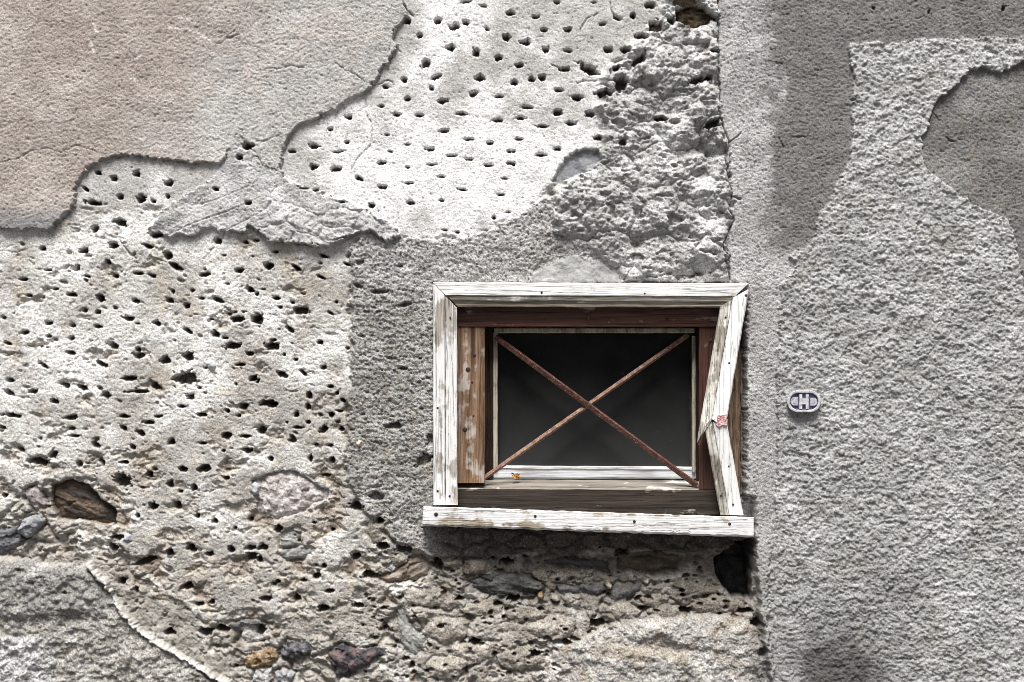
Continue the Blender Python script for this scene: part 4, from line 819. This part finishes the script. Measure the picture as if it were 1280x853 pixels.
# ------------------------------------------------------------------ enamel hydrant marker
mk = empty('hydrant_marker', P(1005, 502, 10)); tag(mk, 'small oval white and blue plaque with raised letter H on roughcast', 'plaque')
def flat(name, rgb, rough=.35, n_=.1):
    m, nt, b = nodes(name); o = N(nt, 'ShaderNodeTexCoord').outputs['Object']
    nt.links.new(mix(nt, rgb, ramp(nt, noise_node(nt, o, 220, 4, .65), [(.35, 1-n_*2.5), (.65, 1+n_)]), 1.0, 'MULTIPLY'), b.inputs['Base Color']); b.inputs['Roughness'].default_value = rough; return m
m_wht = flat('white_enamel', (.56, .56, .575), .45, .2); m_blu = flat('faded_blue_enamel', (.11, .115, .22), .4, .25); m_gry = flat('worn_white_enamel', (.47, .475, .52), .45, .2)
def stadium(hw, hh, n=14):
    r = hh; out = []
    for i in range(n+1): a = -math.pi/2+math.pi*i/n; out.append((hw-r+r*math.cos(a), r*math.sin(a)))
    for i in range(n+1): a = math.pi/2+math.pi*i/n; out.append((-(hw-r)+r*math.cos(a), r*math.sin(a)))
    return out
CX, CY, DM = 1005, 502, 11
def extr(name, pts, d0, d1, mat, bev=.6):
    n = len(pts); mx = sum(p[0] for p in pts)/n; my = sum(p[1] for p in pts)/n
    def ins(p):
        l = math.hypot(p[0]-mx, p[1]-my) or 1; return (p[0]-(p[0]-mx)/l*bev, p[1]-(p[1]-my)/l*bev)
    vs_ = [P(CX+x, CY+y, d0) for x, y in pts]+[P(CX+x, CY+y, d1-bev) for x, y in pts]+[P(CX+x, CY+y, d1) for x, y in map(ins, pts)]
    fs = [(k+i, k+(i+1) % n, k+n+(i+1) % n, k+n+i) for k in (0, n) for i in range(n)]+[tuple(range(2*n, 3*n)), tuple(range(n))[::-1]]
    me = bpy.data.meshes.new(name); me.from_pydata(vs_, [], fs); bm = bmesh.new(); bm.from_mesh(me); bmesh.ops.recalc_face_normals(bm, faces=bm.faces); bm.to_mesh(me); bm.free()
    return add(name, me, mat, parent=mk)
extr('plate', stadium(20.3, 12.6), DM-6, DM+2.2, m_blu, .3)
so, si = stadium(21.4, 13.6), stadium(17.6, 10.4); n = len(so)
vs_ = []
for pts, d_ in ((so, DM-6), (so, DM+4.4), (stadium(20.8, 13.0), DM+5.4), (stadium(18.6, 11.2), DM+5.4), (si, DM+4.4), (si, DM+1.9)): vs_ += [P(CX+x, CY+y, d_) for x, y in pts]
fs = [(k*n+i, k*n+(i+1) % n, (k+1)*n+(i+1) % n, (k+1)*n+i) for k in range(5) for i in range(n)]
me = bpy.data.meshes.new('rim'); me.from_pydata(vs_, [], fs); bm = bmesh.new(); bm.from_mesh(me); bmesh.ops.recalc_face_normals(bm, faces=bm.faces); bm.to_mesh(me); bm.free(); add('rim', me, m_wht, parent=mk, smooth=False)
extr('letter', [(-5.8, -9.2), (-2.2, -9.2), (-2.2, -4.2), (2.2, -4.2), (2.2, -9.2), (5.8, -9.2), (5.8, 9.2), (2.2, 9.2), (2.2, 3.6), (-2.2, 3.6), (-2.2, 9.2), (-5.8, 9.2)], DM+1.5, DM+5.6, m_wht, .01)
extr('raised_pad', [(-7.2, -5), (-14, -5), (-16.6, -2), (-17, 1), (-15.4, 4), (-13.5, 5.2), (-7.2, 5.2)][::-1], DM+1.5, DM+4.6, m_gry, .4)
extr('raised_pad', [(7.4, -4.4), (13.6, -4.4), (16.4, -2), (16.8, 1.6), (15.4, 4.4), (13.6, 5.4), (7.4, 5.4)], DM+1.5, DM+4.6, m_gry, .4)

# ------------------------------------------------------------------ dried orange flower head on the ledge
m_org = flat('dry_orange_petal', (.78, .34, .03), .7, .3)
bm = bmesh.new(); rf = random.Random(3)
c0 = P(645.5, 596.5, -25)
for k in range(16):
    a = rf.uniform(0, 6.283); el = rf.uniform(-.2, 1.1); L = rf.uniform(5.0, 8.0)*S; dirv = Vector((math.cos(a)*math.cos(el), math.sin(a)*math.cos(el)*.7, math.sin(el)*.8))
    sd_ = dirv.cross(Vector((rf.uniform(-1, 1), rf.uniform(-1, 1), rf.uniform(-1, 1)))).normalized()*rf.uniform(1.6, 3.0)*S; up_ = dirv.cross(sd_).normalized()*.8*S
    pts = [c0, c0+dirv*L*.5+sd_+up_, c0+dirv*L, c0+dirv*L*.5-sd_+up_, c0+dirv*L*.55-up_*.3]
    v = [bm.verts.new(p) for p in pts]
    for f in ((0, 1, 4), (1, 2, 4), (2, 3, 4), (3, 0, 4)): bm.faces.new([v[i] for i in f])
me = bpy.data.meshes.new('dried_flower'); bm.to_mesh(me); bm.free()
fl = empty('dried_flower', P(645.5, 599, -30)); tag(fl, 'tiny dried orange flower head lying on the window ledge', 'dried flower')
add('petals', me, m_org, parent=fl)
a = P(643, 593.5, -28); b2 = P(639.5, 591.8, -26)
bm = bmesh.new()
ring = [[bm.verts.new(p+Vector((.5*S*math.cos(t), 0, .9*S*math.sin(t)))) for t in (0, 2.1, 4.2)] for p in (a, a.lerp(b2, .5)+Vector((0, 0, .6*S)), b2)]
for r0, r1 in zip(ring[:-1], ring[1:]):
    for i in range(3): bm.faces.new((r0[i], r0[(i+1) % 3], r1[(i+1) % 3], r1[i]))
me = bpy.data.meshes.new('stem'); bm.to_mesh(me); bm.free(); add('stem', me, m_nail, parent=fl)
